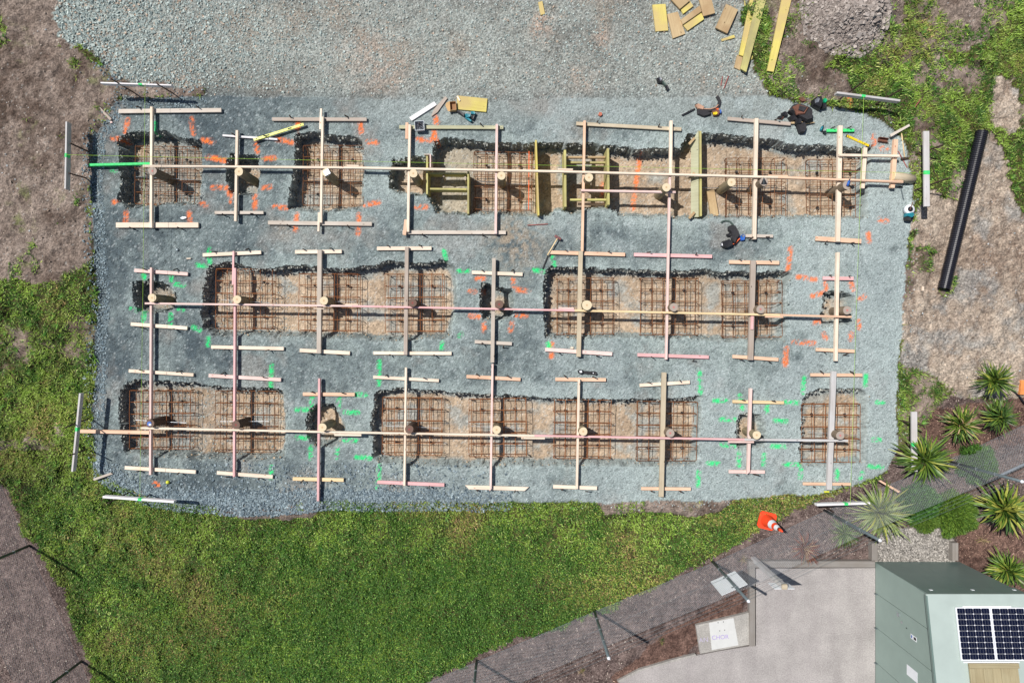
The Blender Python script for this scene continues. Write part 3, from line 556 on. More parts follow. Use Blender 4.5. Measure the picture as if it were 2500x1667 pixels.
# ================================================================== THINGS
def zg(x, y): return float(gz(x, y))
def seg(px0, py0, px1, py1, z):
    a = Vector(P(px0, py0, z)); b = Vector(P(px1, py1, z)); c = (a+b)/2; d = b-a
    return c, d.length, math.atan2(d.y, d.x)
def bar_mesh(L_, w_, h_, cuts=(0, 0)):             # a sawn board along x, origin centred on its top face
    b = MB(); a = L_/2; q_ = w_/2; c0, c1 = cuts; e = min(.004, h_/6)
    pts = [(-a+max(c0, 0), -q_), (a-max(c1, 0), -q_), (a+min(c1, 0), q_), (-a-min(c0, 0), q_)]
    n = len(pts); ins = [(x*(1-e/a), y*(1-e/q_)) for x, y in pts]
    vs = [(x, y, -h_) for x, y in pts]+[(x, y, -e) for x, y in pts]+[(x, y, 0) for x, y in ins]
    fs = [(3, 2, 1, 0), (8, 9, 10, 11)]+[(i, (i+1) % 4, 4+(i+1) % 4, 4+i) for i in range(4)]+[(4+i, 4+(i+1) % 4, 8+(i+1) % 4, 8+i) for i in range(4)]
    return b.add(vs, fs)
# --- steel peg shared by the low profiles
peg_me = mesh('stake', *(lambda b: (b.v, b.f))(MB().box(-.011, .011, -.011, .011, -.28, 0)), M['steel_stake'])
PT, CT = .078, .170                                # tops of profile boards and of cross beams
def profile(px0, py0, px1, py1, w_, m, side, label, pegs=((.2, .2), (.78, .22)), zt=PT, h_=.045, cuts=(0, 0), group='low profile boards round the footings'):
    c, L_, a = seg(px0, py0, px1, py1, zt)
    t = empty('profile_board', (c.x, c.y, zt), label, 'profile board', group, a)
    bar_mesh(L_, w_, h_, cuts).build('board', M[m], t)
    for tt, hh in pegs:
        o = link('stake', peg_me, t, ((tt-.5)*L_, side*(w_/2+.013), hh-zt), (random.uniform(-.18, .18)+side*.0, random.uniform(-.3, .3), random.uniform(0, 3)))
    return t
A_, B_ = 'above', 'below'
T1 = [ # x0,y0,x1,y1,w,mat,label (upper side of the top row)
 (289, 271.5, 540, 269, .10, 'weathered', 'long brownish profile board on pegs above the far left square pit'),
 (664, 291, 895, 291.5, .085, 'brownwood', 'dull brown cracked profile board above the second square pit, behind the long spirit level'),
 (974.5, 310, 1229, 311, .085, 'greenwood', 'greenish weathered profile board under the clear box of nails'),
 (1407, 301.5, 1664, 315.5, .085, 'olivewood', 'tan green long profile board below the small brick lump, above the trench'),
 (1777, 289.5, 1931, 302.5, .085, 'brownwood', 'brown profile board beside the black tool bags at upper right')]
for a in T1: profile(*a[:6], 1, a[6])
profile(543, 330.5, 677, 340, .045, 'whitewood', 1, 'thin white profile board lying under the end of the long spirit level', h_=.06)
profile(2019.5, 318.5, 2086.5, 318, .07, 'paintgreen', 1, 'short bright green painted profile board near the upper right corner')
T2 = [
 (282.5, 549.5, 484, 549.3, .125, 'pine', 'wide pale profile board below the far left square pit of the top row'),
 (523.6, 519, 643, 519, .075, 'weathered', 'short pinkish grey profile board below the first round pit of the top row'),
 (654, 543.5, 907.7, 546.7, .095, 'weathered', 'long tan profile board below the second square pit of the top row'),
 (982.5, 567, 1235, 567.4, .09, 'weathered', 'weathered profile board below the braced trench with a pink splice at its left end'),
 (1821, 575.5, 1888, 576.5, .075, 'weathered', 'short grey brown profile board right of the black tool bag in the gap between rows'),
 (1992, 582, 2103.5, 589, .11, 'pine_orange', 'orange toned wide profile board below the right end of the top trench')]
for a in T2: profile(*a[:6], -1, a[6])
D = [
 (327.5, 660, 458, 669, .085, 'pine_pink', 'pink white profile board above the rounded pit at the left of the middle row'),
 (494.5, 622.5, 637, 616, .085, 'pine', 'pale profile board tilted upward, at the top left of the left middle trench'),
 (720, 615, 834, 614, .09, 'pine', 'pale profile board crossed by the wide grey beam above the left middle trench'),
 (920, 606.6, 1053.5, 606, .09, 'pine', 'pale profile board crossed by the dark brown beam above the left middle trench'),
 (1152, 665, 1276, 669.7, .085, 'pine', 'whitish profile board above the small square pit in the centre of the site'),
 (1344, 616, 1526.5, 621.5, .09, 'pine_orange', 'salmon profile board beside the sledgehammer handle in the middle of the site'),
 (1548, 621.5, 1739, 626, .085, 'pine_hot', 'strong pink long profile board above the right middle trench'),
 (1780.7, 639.5, 1903, 641.6, .09, 'pine_orange', 'light orange profile board above the right end of the right middle trench'),
 (2010, 679, 2084.7, 680, .085, 'pine_hot', 'short pink profile board above the round pit at the right of the middle row')]
for a in D: profile(*a[:6], 1, a[6])
E = [
 (318.6, 791, 456.8, 801, .085, 'pine', 'cream profile board below the rounded pit at the left of the middle row'),
 (515, 847, 692.5, 851, .085, 'pine', 'long pale profile board below the left end of the left middle trench'),
 (731.4, 855, 854, 862, .09, 'pine', 'pale profile board at the foot of the wide grey beam below the left middle trench'),
 (911.7, 861.7, 1102.4, 862.7, .08, 'pine', 'long pale profile board at the foot of the dark brown beam'),
 (1159, 834, 1250, 839, .085, 'weathered', 'short tan profile board below the small square pit in the centre of the site'),
 (1331, 853, 1495, 864, .09, 'pine_pink', 'dusty pink profile board with a sprayed left end below the right middle trench'),
 (1556.7, 866, 1731, 871.7, .085, 'pine_hot', 'strong pink long profile board below the right middle trench'),
 (1789, 870, 1901, 877.6, .085, 'pine_orange', 'orange profile board below the right end of the right middle trench'),
 (1993, 853, 2087, 857.4, .08, 'pine_orange', 'light orange profile board below the round pit at the right of the middle row')]
for a in E: profile(*a[:6], -1, a[6])
F_ = [
 (313.7, 905, 472, 915, .08, 'pine', 'cream profile board above the left end of the lower left trench'),
 (509, 916.6, 685.7, 927, .085, 'pine_pink', 'pink white profile board above the right end of the lower left trench'),
 (739, 962, 865.8, 963, .085, 'pine_orange', 'tan profile board above the round pit of the bottom row, between green marks'),
 (911, 920.4, 1071.5, 929, .075, 'pine', 'narrow pale profile board above the left end of the long bottom trench'),
 (1138.7, 919, 1271, 926, .085, 'pine_orange', 'salmon profile board near the middle of the site above the long bottom trench'),
 (1356, 925.7, 1479.7, 927, .085, 'pine_orange', 'pale orange profile board just below the black and white power tool'),
 (1562, 940.6, 1684.6, 933, .08, 'pine', 'pale profile board tilted upward to the right, crossed by the olive beam'),
 (1789, 980, 1914.6, 983, .075, 'pine_yellow', 'honey coloured profile board above the small pit at the right of the bottom row'),
 (1979.5, 915, 2106, 915.7, .08, 'pine_orange', 'pinkish profile board above the pit at the lower right corner')]
for a in F_: profile(*a[:6], 1, a[6])
Gs = [
 (304, 1141.5, 477.4, 1152, .085, 'pine', 'pale profile board below the left end of the lower left trench'),
 (529, 1153.8, 665.5, 1163.8, .085, 'pine', 'cream profile board below the right end of the lower left trench'),
 (714.4, 1168.7, 838.8, 1171.7, .085, 'pine_yellow', 'yellowish profile board below the round pit of the bottom row'),
 (921, 1176.6, 1084.7, 1183.6, .085, 'pine_hot', 'strong pink profile board below the left end of the long bottom trench'),
 (1135, 1189, 1291, 1193.6, .095, 'pine', 'pale profile board with both ends cut at an angle'),
 (1350.7, 1187.6, 1458, 1191.5, .085, 'pine', 'short pale profile board at the foot of the third beam of the long bottom trench'),
 (1566, 1192.5, 1687, 1193.6, .075, 'pine_orange', 'light orange profile board at the foot of the olive beam'),
 (1780, 1151, 1867.9, 1152, .08, 'pine_pink', 'short pink profile board below the small pit at the right of the bottom row'),
 (1961.4, 1180.8, 2078.4, 1181.9, .07, 'pine_orange', 'dusty orange profile board below the lower right corner pit')]
for n_, a in enumerate(Gs): profile(*a[:6], -1, a[6], cuts=(.10, .10) if n_ == 4 else (0, 0))

# --- cross beams (90x45 on edge) and long beams on top of them
def beam(name, px0, py0, px1, py1, w_, m, label, zt=CT, h_=.09, group='cross beams over the footings', cat='beam', cuts=(0, 0)):
    c, L_, a = seg(px0, py0, px1, py1, zt)
    o = bar_mesh(L_, w_, h_, cuts).build(name, M[m], None, loc=(c.x, c.y, zt), rot=(0, 0, a))
    return tag(o, label, cat, group)
cb = [
 (369, 260.5, 367.7, 556, .06, 'pine', 'cream beam crossing the far left square pit of the top row'),
 (578, 318, 574, 540, .06, 'pine', 'cream beam crossing the round pit of the top row'),
 (787, 285, 783, 543.5, .055, 'pine', 'pale beam crossing the second square pit, doubled at both ends'),
 (1000, 304, 995.7, 566, .06, 'pine', 'cream beam beside the clear nail box, left side of the braced pit'),
 (1213, 303, 1210, 571, .06, 'pine_pink', 'pinkish beam between the braced pit and the orange striped cage'),
 (1427.6, 294.5, 1421.7, 613, .06, 'pine_orange', 'salmon beam running over the second timber braced box'),
 (1639, 294.5, 1637.6, 429, .07, 'pine', 'short whitish beam right of the second braced box, above the long beam'),
 (1636, 431, 1627, 877.6, .055, 'pine_pink', 'long pale beam joining the top trench to the right middle trench'),
 (1848, 288.5, 1842.5, 584, .085, 'pine', 'broad cream beam below the brown board of the upper right'),
 (2053, 306.5, 2047, 590, .10, 'pine', 'widest whitish beam, next to the small yellow level'),
 (2114, 360, 2107, 459.6, .085, 'pine', 'short cream beam under the small yellow level'),
 (2188.5, 340, 2180, 458.6, .10, 'pine_orange', 'short peach beam at the far right beside the lying log'),
 (368, 653, 365.8, 1159, .05, 'pine_pink', 'very long pink edged beam at the left spanning middle and bottom rows'),
 (573, 654, 570.5, 1164, .05, 'pine_hot', 'very long pink beam, second from the left, spanning middle and bottom rows'),
 (780, 610, 778, 862.7, .105, 'weathered', 'wide grey beam over the left middle trench'),
 (993, 603, 989.7, 866.6, .09, 'brownwood', 'dark brown beam over the left middle trench'),
 (1206, 630, 1202, 885, .09, 'weathered', 'grey tan beam over the small square pit in the centre'),
 (1418, 613, 1413, 871, .105, 'olivewood', 'wide greenish grey beam at the left of the right middle trench'),
 (1840, 636, 1833.4, 879, .12, 'brownwood', 'wide purple brown beam at the right end of the right middle trench'),
 (2047, 616, 2042, 881.4, .075, 'pine', 'cream beam over the round pit at the right of the middle row'),
 (779, 923.6, 776, 1223, .055, 'pine_hot', 'bright pink beam over the round pit of the bottom row, reaching the lawn'),
 (990.8, 897, 987, 1185.7, .05, 'pine', 'pale beam at the left of the long bottom trench'),
 (1202.5, 888.5, 1197.6, 1199, .05, 'pine_pink', 'pinkish beam with a pointed top end near the site centre'),
 (1413.8, 925.7, 1408.5, 1193.6, .055, 'pine', 'cream beam below the black and white power tool'),
 (1622, 909, 1615, 1213, .11, 'olivewood', 'wide olive brown beam at the right part of the long bottom trench'),
 (1833.8, 948, 1827.5, 1157.8, .07, 'pine_pink', 'pink beam with a pointed top over the small pit of the bottom row'),
 (2036.9, 906, 2025.5, 1196, .12, 'greywood', 'wide light grey beam over the lower right corner pit')]
for n_, a in enumerate(cb): beam('cross_beam', *a, cuts=(.0, -.06) if n_ in (22, 25) else (0, 0))
GB = 'long beams laid end to end across the piles'; LT = .262
lb = [
 (215.5, 402.5, 366, 399, .06, 'paintgreen', 'bright green painted beam at the left end of the top row', CT),
 (348, 405, 862, 409, .05, 'pine', 'left of the four cream beams along the top row', LT),
 (862, 409, 1380, 418.5, .05, 'pine', 'second cream beam from the left along the top row, over the braced pit', LT),
 (1380, 418.5, 1900, 432.5, .05, 'pine', 'third cream beam along the top row, right of the centre splice', LT),
 (1900, 432.5, 2206, 444, .05, 'pine_orange', 'peach beam ending beside the lying log at the right', LT),
 (1418.7, 464.5, 1650, 469, .05, 'pine_pink', 'short pink horizontal beam below the top row line from the braced box', LT),
 (2050, 378, 2197, 380.5, .055, 'pine', 'short cream horizontal beam joining three beams at upper right', LT),
 (353, 740.5, 860, 747, .045, 'pine_pink', 'left pale pink beam along the middle row', LT),
 (860, 747, 1403, 758, .045, 'pine_hot', 'strong pink beam along the centre of the middle row', LT),
 (1403, 758, 1905, 769, .05, 'pine_yellow', 'yellow toned beam along the right of the middle row', LT),
 (1905, 769, 2080, 773.5, .05, 'pine_orange', 'short beam ending at the right round pit of the middle row', LT),
 (194.6, 1052.6, 365.8, 1056, .085, 'pine_orange', 'thick orange tan beam with saw marks reaching out over the left lawn edge', CT),
 (342, 1044.8, 820.7, 1055, .045, 'pine', 'left whitish beam along the bottom row', LT),
 (820.7, 1055, 1305, 1063.5, .045, 'pine', 'second whitish beam along the bottom row', LT),
 (1305, 1063.5, 1818, 1073, .045, 'pine_hot', 'pink beam along the right half of the bottom row', LT),
 (1818, 1073, 2071, 1076, .05, 'greywood', 'grey beam ending over the lower right corner pit', LT)]
for a in lb: beam('long_beam', *a[:7], zt=a[7], group=GB)
GS = 'splice boards joining the beams'
sp_ = [
 (847, 404, 876, 404.5, .035, 'pine', 'small cream splice above the long beam between second and third piles', LT-.01),
 (1362, 413, 1399, 413.5, .035, 'pine', 'small cream splice above the long beam left of the braced box', LT-.01),
 (1876, 428.5, 1924, 429.5, .04, 'pine_orange', 'peach splice beside the black speed square', LT-.01),
 (842.6, 743, 874.5, 743.4, .03, 'pine', 'small pale splice in the middle row right of the grey beam', LT-.01),
 (1364, 752.3, 1401.5, 753, .045, 'pine_pink', 'pink splice left of the greenish beam in the middle row', LT-.01),
 (1869, 773.2, 1912.5, 774, .04, 'pine_orange', 'orange splice below the beam right of the purple brown beam', LT-.01),
 (816, 1061.4, 882, 1062, .05, 'pine', 'cream splice below the bottom row beam beside the round pit', LT-.01),
 (1272.6, 1069, 1330.5, 1069.6, .05, 'pine', 'cream splice below the bottom row beam at the site centre line', LT-.01),
 (1778.6, 1078.6, 1841, 1079, .045, 'pine_pink', 'pale pink splice below the joint of pink and grey beams', LT-.01),
 (993.5, 299, 992.5, 339, .07, 'pine_orange', 'salmon splice at the top end of the beam beside the nail box', CT-.01),
 (991, 536, 987, 574, .08, 'pine_orange', 'salmon splice at the bottom end of the beam left of the braced pit', CT-.01),
 (783.7, 265, 781.5, 316, .05, 'pine', 'pale splice doubling the top end of the second square pit beam', CT-.01),
 (778.5, 519, 777, 565, .05, 'pine', 'pale splice doubling the bottom end of the second square pit beam', CT-.01),
 (569.5, 613, 568, 695, .045, 'pine_hot', 'pink splice doubling the top of the second very long beam', CT-.01),
 (1837.5, 771, 1836.5, 804, .065, 'pine_hot', 'salmon splice lying on the purple brown beam', CT+.04),
 (765, 753, 792, 753.5, .02, 'pine', 'thin cream lath under the pink beam beside the grey beam', CT+.02)]
for a in sp_: beam('splice_board', *a[:7], zt=a[7], h_=.045 if a[7] != CT+.04 else .04, group=GS, cat='splice board')

# --- piles
def pile(px, py, m, label, fl, zt=.45, r=.105, rod=1.3, tilt=(0, 0)):
    x, y = P(px, py, zt); t = empty('timber_pile', (x, y, fl), label, 'pile', 'round timber piles standing in the footings')
    n = 18; b = MB(); L_ = zt-fl; rr = [r*(1+.03*math.sin(3*2*math.pi*k/n+px)) for k in range(n)]
    vs = [(rr[k]*s_*math.cos(2*math.pi*k/n), rr[k]*s_*math.sin(2*math.pi*k/n), z_) for s_, z_ in ((1.04, -.1), (1, L_-.01), (.96, L_)) for k in range(n)]
    fs = [(j_*n+k, j_*n+(k+1) % n, (j_+1)*n+(k+1) % n, (j_+1)*n+k) for j_ in (0, 1) for k in range(n)]+[tuple(range(2*n, 3*n))]
    b.add(vs, fs).build('post', M[m], t)
    if rod: MB().tube([(-rod*.5, .02, .26), (rod*.5, -.02+random.uniform(-.05, .05), .27)], .006, 5).build('rod', M['galv'], t)
    return t
pl = [
 (372, 417.6, 'pile_old', 'weathered pile with reddish heart in the far left square pit', -.46, 1.5),
 (583, 419, 'pile_new', 'fresh cut pile in the round pit of the top row', -.58, 0),
 (796, 421, 'pile_new', 'pile capped with a white square block in the second square pit', -.46, 1.35),
 (1009, 423.5, 'pile_new', 'fresh cut pile at the left tip of the top trench', -.47, 0),
 (1224, 429, 'pile_new', 'fresh cut pile beside the cage with an orange stripe', -.47, 1.2),
 (1438, 433.5, 'pile_new', 'fresh cut pile inside the second timber braced box', -.47, 0),
 (1627, 457.5, 'pile_new', 'pale pile next to the white section of beam in the top trench', -.47, 0),
 (1786, 445, 'pile_new', 'pale pile just left of the cage below the wide beam, no tool on it', -.47, 1.3),
 (1865, 444, 'pile_old', 'pile with a black speed square standing on it', -.47, 1.2),
 (2068, 452, 'pile_old', 'pile with a blue cordless drill lying on it', -.47, 1.2),
 (371, 727, 'pile_new', 'pale green pile in the rounded pit left of the middle row', -.5, 0),
 (578.4, 731, 'pile_new', 'pale pile in the first cage of the left middle trench', -.4, 1.2),
 (790.5, 734, 'pile_new', 'pale pile beside the wide grey beam', -.4, 1.2),
 (1007, 739.4, 'pile_dark', 'dark brown pile beside the dark brown beam', -.4, 1.2),
 (1218.7, 743, 'pile_dark', 'dark pile in the small square pit at the centre of the site', -.5, 0),
 (1433, 745, 'pile_new', 'largest pale pile beside the wide greenish grey beam', -.4, 1.2),
 (1645, 750, 'pile_old', 'grey pile with a red dot in the right middle trench', -.4, 1.2),
 (1857, 755, 'pile_old', 'grey pile with a red dot beside the purple brown beam', -.4, 1.2),
 (2068.7, 757.5, 'pile_old', 'grey leaning pile in the round pit right of the middle row', -.36, 0),
 (366, 1033.5, 'pile_dark', 'dark pile with a blue and white sticker on its top', -.36, 1.25),
 (575.6, 1037, 'pile_dark', 'dark pile with a red dot in the lower left trench', -.36, 1.2),
 (786.7, 1043, 'pile_new', 'pale yellow pile in the round pit of the bottom row', -.45, 0),
 (999, 1048, 'pile_dark', 'dark reddish pile at the left of the long bottom trench', -.36, 1.3),
 (1212.5, 1049, 'pile_new', 'pale pile beside the pink beam with a pointed end', -.36, 1.3),
 (1424, 1053, 'pile_new', 'pale pile in the third cage of the long bottom trench', -.36, 1.3),
 (1636.6, 1057, 'pile_old', 'grey pile with a red dot beside the olive beam', -.36, 1.2),
 (1847.7, 1061.8, 'pile_new', 'cream pile in the small pit at the right of the bottom row', -.34, 0),
 (2051.7, 1062.8, 'pile_old', 'grey pile with a red dot in the lower right corner pit', -.28, 1.2)]
piles = {}
for px, py, m, lb_, fl, rod in pl: piles[px] = pile(px, py, m, lb_, fl, zt={2: .43, 3: .42}.get(0, .45) if py < 600 else (.38 if py < 900 else .42), r=.122 if px == 1433 else .103, rod=rod)
# lying log at the right
t = empty('cut_log', (*P(2205, 434, .14), .14), 'short round log lying on its side by the right edge of the pad', 'log', None, R(-7))
MB().tube([(-.27, 0, .03), (.27, 0, -.03)], [.11, .108], 16).build('log_body', M['olivewood'], t, True)
b = MB(); b.tube([(-.285, 0, .032), (-.272, 0, .03)], [.098, .109], 16).build('cut_end', M['pine_yellow'], t)
# things on piles
x, y = P(798, 421, .47); tag(MB().box(-.07, .07, -.065, .065, 0, .03).build('white_block', M['white'], None, loc=(x, y, .452), rot=(0, 0, .5)), 'white square block lying on top of a pile in the second square pit', 'block')
x, y = P(364, 1034, .43); s_ = empty('sticker', (x, y, .424), 'blue and white round sticker on the dark pile top at lower left', 'sticker')
MB().prism([(.055*math.cos(k*.52), .055*math.sin(k*.52)) for k in range(12)], 0, .003).build('blue_part', M['blue'], s_); MB().box(-.01, .05, -.045, .0, .0035, .006).build('white_part', M['white'], s_)
x, y = P(1865, 443, .46); sq = empty('speed_square', (x, y, .455), 'black triangular speed square standing on a pile of the top row', 'speed square', None, R(0))
MB().prism([(-.07, -.07), (.085, -.07), (.0, .1)], 0, .008).build('plate', M['black'], sq); MB().box(-.008, .0, -.07, .1, .008, .022).build('lip', M['galvdull'], sq, rot=(0, 0, 0))
def drill(px, py, z, rz, label, body='teal', s=1.0):
    x, y = P(px, py, z); t = empty('cordless_drill', (x, y, z), label, 'drill', None, rz)
    MB().tube([(-.09*s, 0, .035), (.05*s, 0, .035)], [.034*s, .032*s], 10).build('body', M[body], t, True)
    MB().tube([(.05*s, 0, .035), (.085*s, 0, .035), (.11*s, 0, .035)], [.022*s, .02*s, .008*s], 8).build('chuck', M['black'], t)
    MB().tube([(-.05*s, 0, .035), (-.07*s, -.11*s, .03)], [.02*s, .018*s], 8).build('handle', M['black'], t)
    MB().box(-.115*s, -.03*s, -.17*s, -.11*s, 0, .06).build('battery', M['black'], t); return t
drill(2070, 447, .455, R(70), 'blue black cordless drill lying on a pile at the right of the top row', 'blue', .9)
drill(2005, 314, .02, R(60), 'small teal and black cordless drill on the gravel left of the green board', 'teal', .8)

# --- reinforcing cages: each bar a part, mesh data shared
def ubar(L_, hgt, hook):                            # bar along x with legs turned down
    p = [(-L_/2, 0, -hgt), (-L_/2, 0, -.03), (-L_/2+.03, 0, 0)]+[((k/5-.5)*(L_-.1), random.uniform(-.006, .006), random.uniform(-.006, .004)) for k in range(1, 5)]+[(L_/2-.03, 0, 0), (L_/2, 0, -.03), (L_/2, 0, -hgt)]
    return MB().tube(p, .0074, 4)
bars = {}
for nm in ('rust', 'rust_bright'): bars[nm] = [mesh('bar', *(lambda b: (b.v, b.f))(ubar(1.4, .15+.04*k, 0)), M[nm]) for k in range(3)]
ring_b = MB().tube([(.032*math.cos(k*.7), .032*math.sin(k*.7), 0) for k in range(10)], .009, 5); ring_b.tube([(0, 0, -.05), (0, 0, .03)], .016, 6)
ring_me = mesh('spacer', ring_b.v, ring_b.f, M['black'])
def cage(x0, y0, x1, y1, top, fl, m, label, nx=6, ny=6, rz=0.0):
    c = Vector(P((x0+x1)/2, (y0+y1)/2, top)); k = (H-top)/H/100; W, D_ = (x1-x0)*k, (y1-y0)*k
    t = empty('rebar_cage', (c.x, c.y, fl), label, 'rebar cage', 'reinforcing steel cages in the footings', rz)
    hh = top-fl
    for i in range(nx):                              # bars running in depth
        for lay, z_ in ((0, hh), (1, .07)):
            o = link('bar', random.choice(bars[m if lay == 0 else 'rust']), t, ((i/(nx-1)-.5)*W*(1 if lay == 0 else .97)+random.uniform(-.012, .012)+(.018 if lay else 0), random.uniform(-.01, .01), z_+random.uniform(-.008, .008)), (0 if lay == 0 else math.pi, 0, math.pi/2+random.uniform(-.012, .012)))
            o.scale = (D_/1.4, 1, 1 if lay == 0 else .8)
    for i in range(ny):
        for lay, z_ in ((0, hh-.016), (1, .085)):
            o = link('bar', random.choice(bars[m if lay == 0 else 'rust']), t, (random.uniform(-.01, .01), (i/(ny-1)-.5)*D_*(1 if lay == 0 else .97)+random.uniform(-.012, .012), z_+random.uniform(-.008, .008)), (0 if lay == 0 else math.pi, 0, random.uniform(-.014, .014)))
            o.scale = (W/1.4, 1, 1 if lay == 0 else .8)
    for sx in (-1, 1):
        for sy in (-1, 1): link('spacer', ring_me, t, (sx*W*.29, sy*D_*.30, .1), (random.uniform(-.4, .4), random.uniform(-.4, .4), 0))
    return t
cg = [
 (329, 356, 475, 497, -.13, -.46, 'rust', 'rusty cage in the far left square pit of the top row'),
 (739, 355, 886, 499, -.13, -.46, 'rust', 'rusty cage in the second square pit, below the white capped pile'),
 (1157, 370, 1298, 512, -.14, -.47, 'rust', 'rusty cage with an orange painted stripe in the braced part of the top trench'),
 (1775, 386, 1919, 527, -.14, -.47, 'rust', 'rusty cage under the speed square pile at the right of the top trench'),
 (1976, 388, 2117, 531, -.14, -.47, 'rust', 'rusty cage at the right end of the top trench, under the drill pile'),
 (526, 657, 664, 802, -.04, -.40, 'rust_bright', 'left cage of the left middle trench, crossed by the long pink beam'),
 (731, 667, 873, 808.5, -.04, -.40, 'rust_bright', 'middle cage of the left middle trench, under the wide grey beam'),
 (941.5, 668, 1082, 809.6, -.04, -.40, 'rust_bright', 'right cage of the left middle trench, under the dark brown beam'),
 (1359, 679, 1499, 817, -.06, -.40, 'rust', 'left cage of the right middle trench, under the greenish grey beam'),
 (1564, 678, 1705, 818, -.06, -.40, 'rust', 'middle cage of the right middle trench, under the long pale beam'),
 (1767, 685, 1909, 822, -.06, -.40, 'rust', 'right cage of the right middle trench, under the purple brown beam'),
 (317, 953, 464.6, 1097, -.04, -.36, 'rust_bright', 'left cage of the lower left trench, under the stickered pile'),
 (524, 955, 672, 1102, -.04, -.36, 'rust', 'right cage of the lower left trench, beside the round pit'),
 (934, 971.4, 1078, 1110.6, -.03, -.36, 'rust_bright', 'first cage from the left in the long bottom trench'),
 (1145.5, 973.5, 1285, 1113.8, -.03, -.36, 'rust_bright', 'second cage from the left in the long bottom trench'),
 (1352, 976, 1491, 1119, -.03, -.36, 'rust_bright', 'third cage from the left in the long bottom trench'),
 (1556, 981, 1701, 1125, -.03, -.36, 'rust', 'fourth cage in the long bottom trench, under the olive beam'),
 (1959, 985, 2101, 1128, .0, -.28, 'rust_bright', 'cage in the lower right corner pit under the light grey beam')]
for n_, a in enumerate(cg):
    t = cage(*a, rz=random.uniform(-.012, .012))
    if n_ == 2: MB().box(-.011, .011, -.72, .72, 0, .012).build('painted_stripe', M['sprayorange'], t, loc=(.64, 0, .345))

# --- timber shoring in the top trench
def plank_on_edge(px0, py0, px1, py1, zt, h_, w_, m, parent=None, name='board', lean=0):
    c, L_, a = seg(px0, py0, px1, py1, zt)
    loc = (c.x, c.y, zt)
    o = bar_mesh(L_, w_, h_).build(name, M[m], None, loc=loc, rot=(0, 0, a))
    if lean: o.rotation_euler = (Matrix.Rotation(a, 4, 'Z') @ Matrix.Rotation(lean, 4, 'X')).to_euler()
    if parent: o.parent = parent; o.matrix_parent_inverse = parent.matrix_world.inverted(); o.location = Vector(loc)-Vector(parent.location); o.matrix_parent_inverse = Matrix()
    return o
def shoring(cx, cy, label, items, group='timber shoring frames in the top trench'):
    x, y = P(cx, cy, 0); t = empty('shoring_frame', (x, y, -.47), label, 'shoring', group)
    for it in items: plank_on_edge(*it, parent=t)
    return t
shoring(1090, 470, 'green yellow timber box bracing the trench between the first pile and cage', [
 (1042.5, 381, 1042.5, 474, .10, .55, .045, 'treated_side'), (1143, 418, 1143, 522, .10, .55, .045, 'treated_side'),
 (1047, 423, 1139, 424, .02, .28, .045, 'treated_side'), (1049, 461, 1139, 462, .02, .28, .045, 'treated_side'),
 (1050.5, 376, 1050.5, 409, .12, .5, .03, 'pine_pink'), (1035, 377, 1049, 376.5, .12, .3, .025, 'weathered'),
 (1083, 428, 1083, 432, .0, .4, .04, 'brownwood'), (1136, 430, 1136, 440, .0, .4, .04, 'brownwood')])
shoring(1312, 433, 'single tall yellow green plank standing on edge across the top trench', [(1308.5, 342, 1315, 526, .22, .69, .042, 'treated')])
shoring(1433, 435, 'second timber braced box with a pile inside it', [
 (1379.5, 366, 1380.5, 505, .14, .60, .055, 'treated_side'), (1484.5, 362, 1486, 500, .20, .62, .055, 'treated_side'),
 (1383, 383.5, 1478, 383.5, .02, .10, .045, 'treated_old'), (1383, 396.5, 1478, 396.5, -.12, .10, .045, 'treated_side'),
 (1392, 487.5, 1482, 487.5, .0, .10, .05, 'treated_side'), (1412, 497.5, 1478, 497.5, -.2, .10, .045, 'pine_orange')])
t = shoring(1697, 430, 'broad weathered plank with three cleats leaning in the top trench', [])
b = MB().prism([(-.11, -1.03), (.085, -1.05), (.085, 1.06), (-.03, .88), (-.11, .8)], -.02, .025)
o = b.build('board', M['greenwood'], t, loc=(.0, .03, .52), rot=(0, R(-38), 0))
for dy, ll in ((.82, .16), (-.02, .16), (-.98, .16)): bar_mesh(.2, .06, .05).build('cleat', M['treated_old'], t, loc=(-.11, dy, .60), rot=(0, 0, R(48)))
bar_mesh(2.06, .045, .5).build('edge_board', M['treated_side'], t, loc=(.105, .03, .60), rot=(0, 0, R(90.3)))
def plank(quad, z0, z1, m, label, name='plank', cat='plank', group=None):
    pts = [Vector(P(px, py, z1)) for px, py in quad]; c = sum(pts, Vector((0, 0)))/len(pts)
    e = [(pts[(k+1) % len(pts)]-pts[k]) for k in range(len(pts))]; l_ = max(e, key=lambda v: v.length); a = math.atan2(l_.y, l_.x)
    rot = Matrix.Rotation(-a, 2); loc = [rot @ (p-c) for p in pts]
    o = MB().prism([(p.x, p.y) for p in loc], z0-z1, 0).build(name, M[m], None, loc=(c.x, c.y, z1), rot=(0, 0, a)); return tag(o, label, cat, group)
plank([(1726, 466), (1744, 463), (1755, 526), (1736, 529)], -.43, -.36, 'treated_old', 'loose brown plank lying in the top trench right of the leaning board')

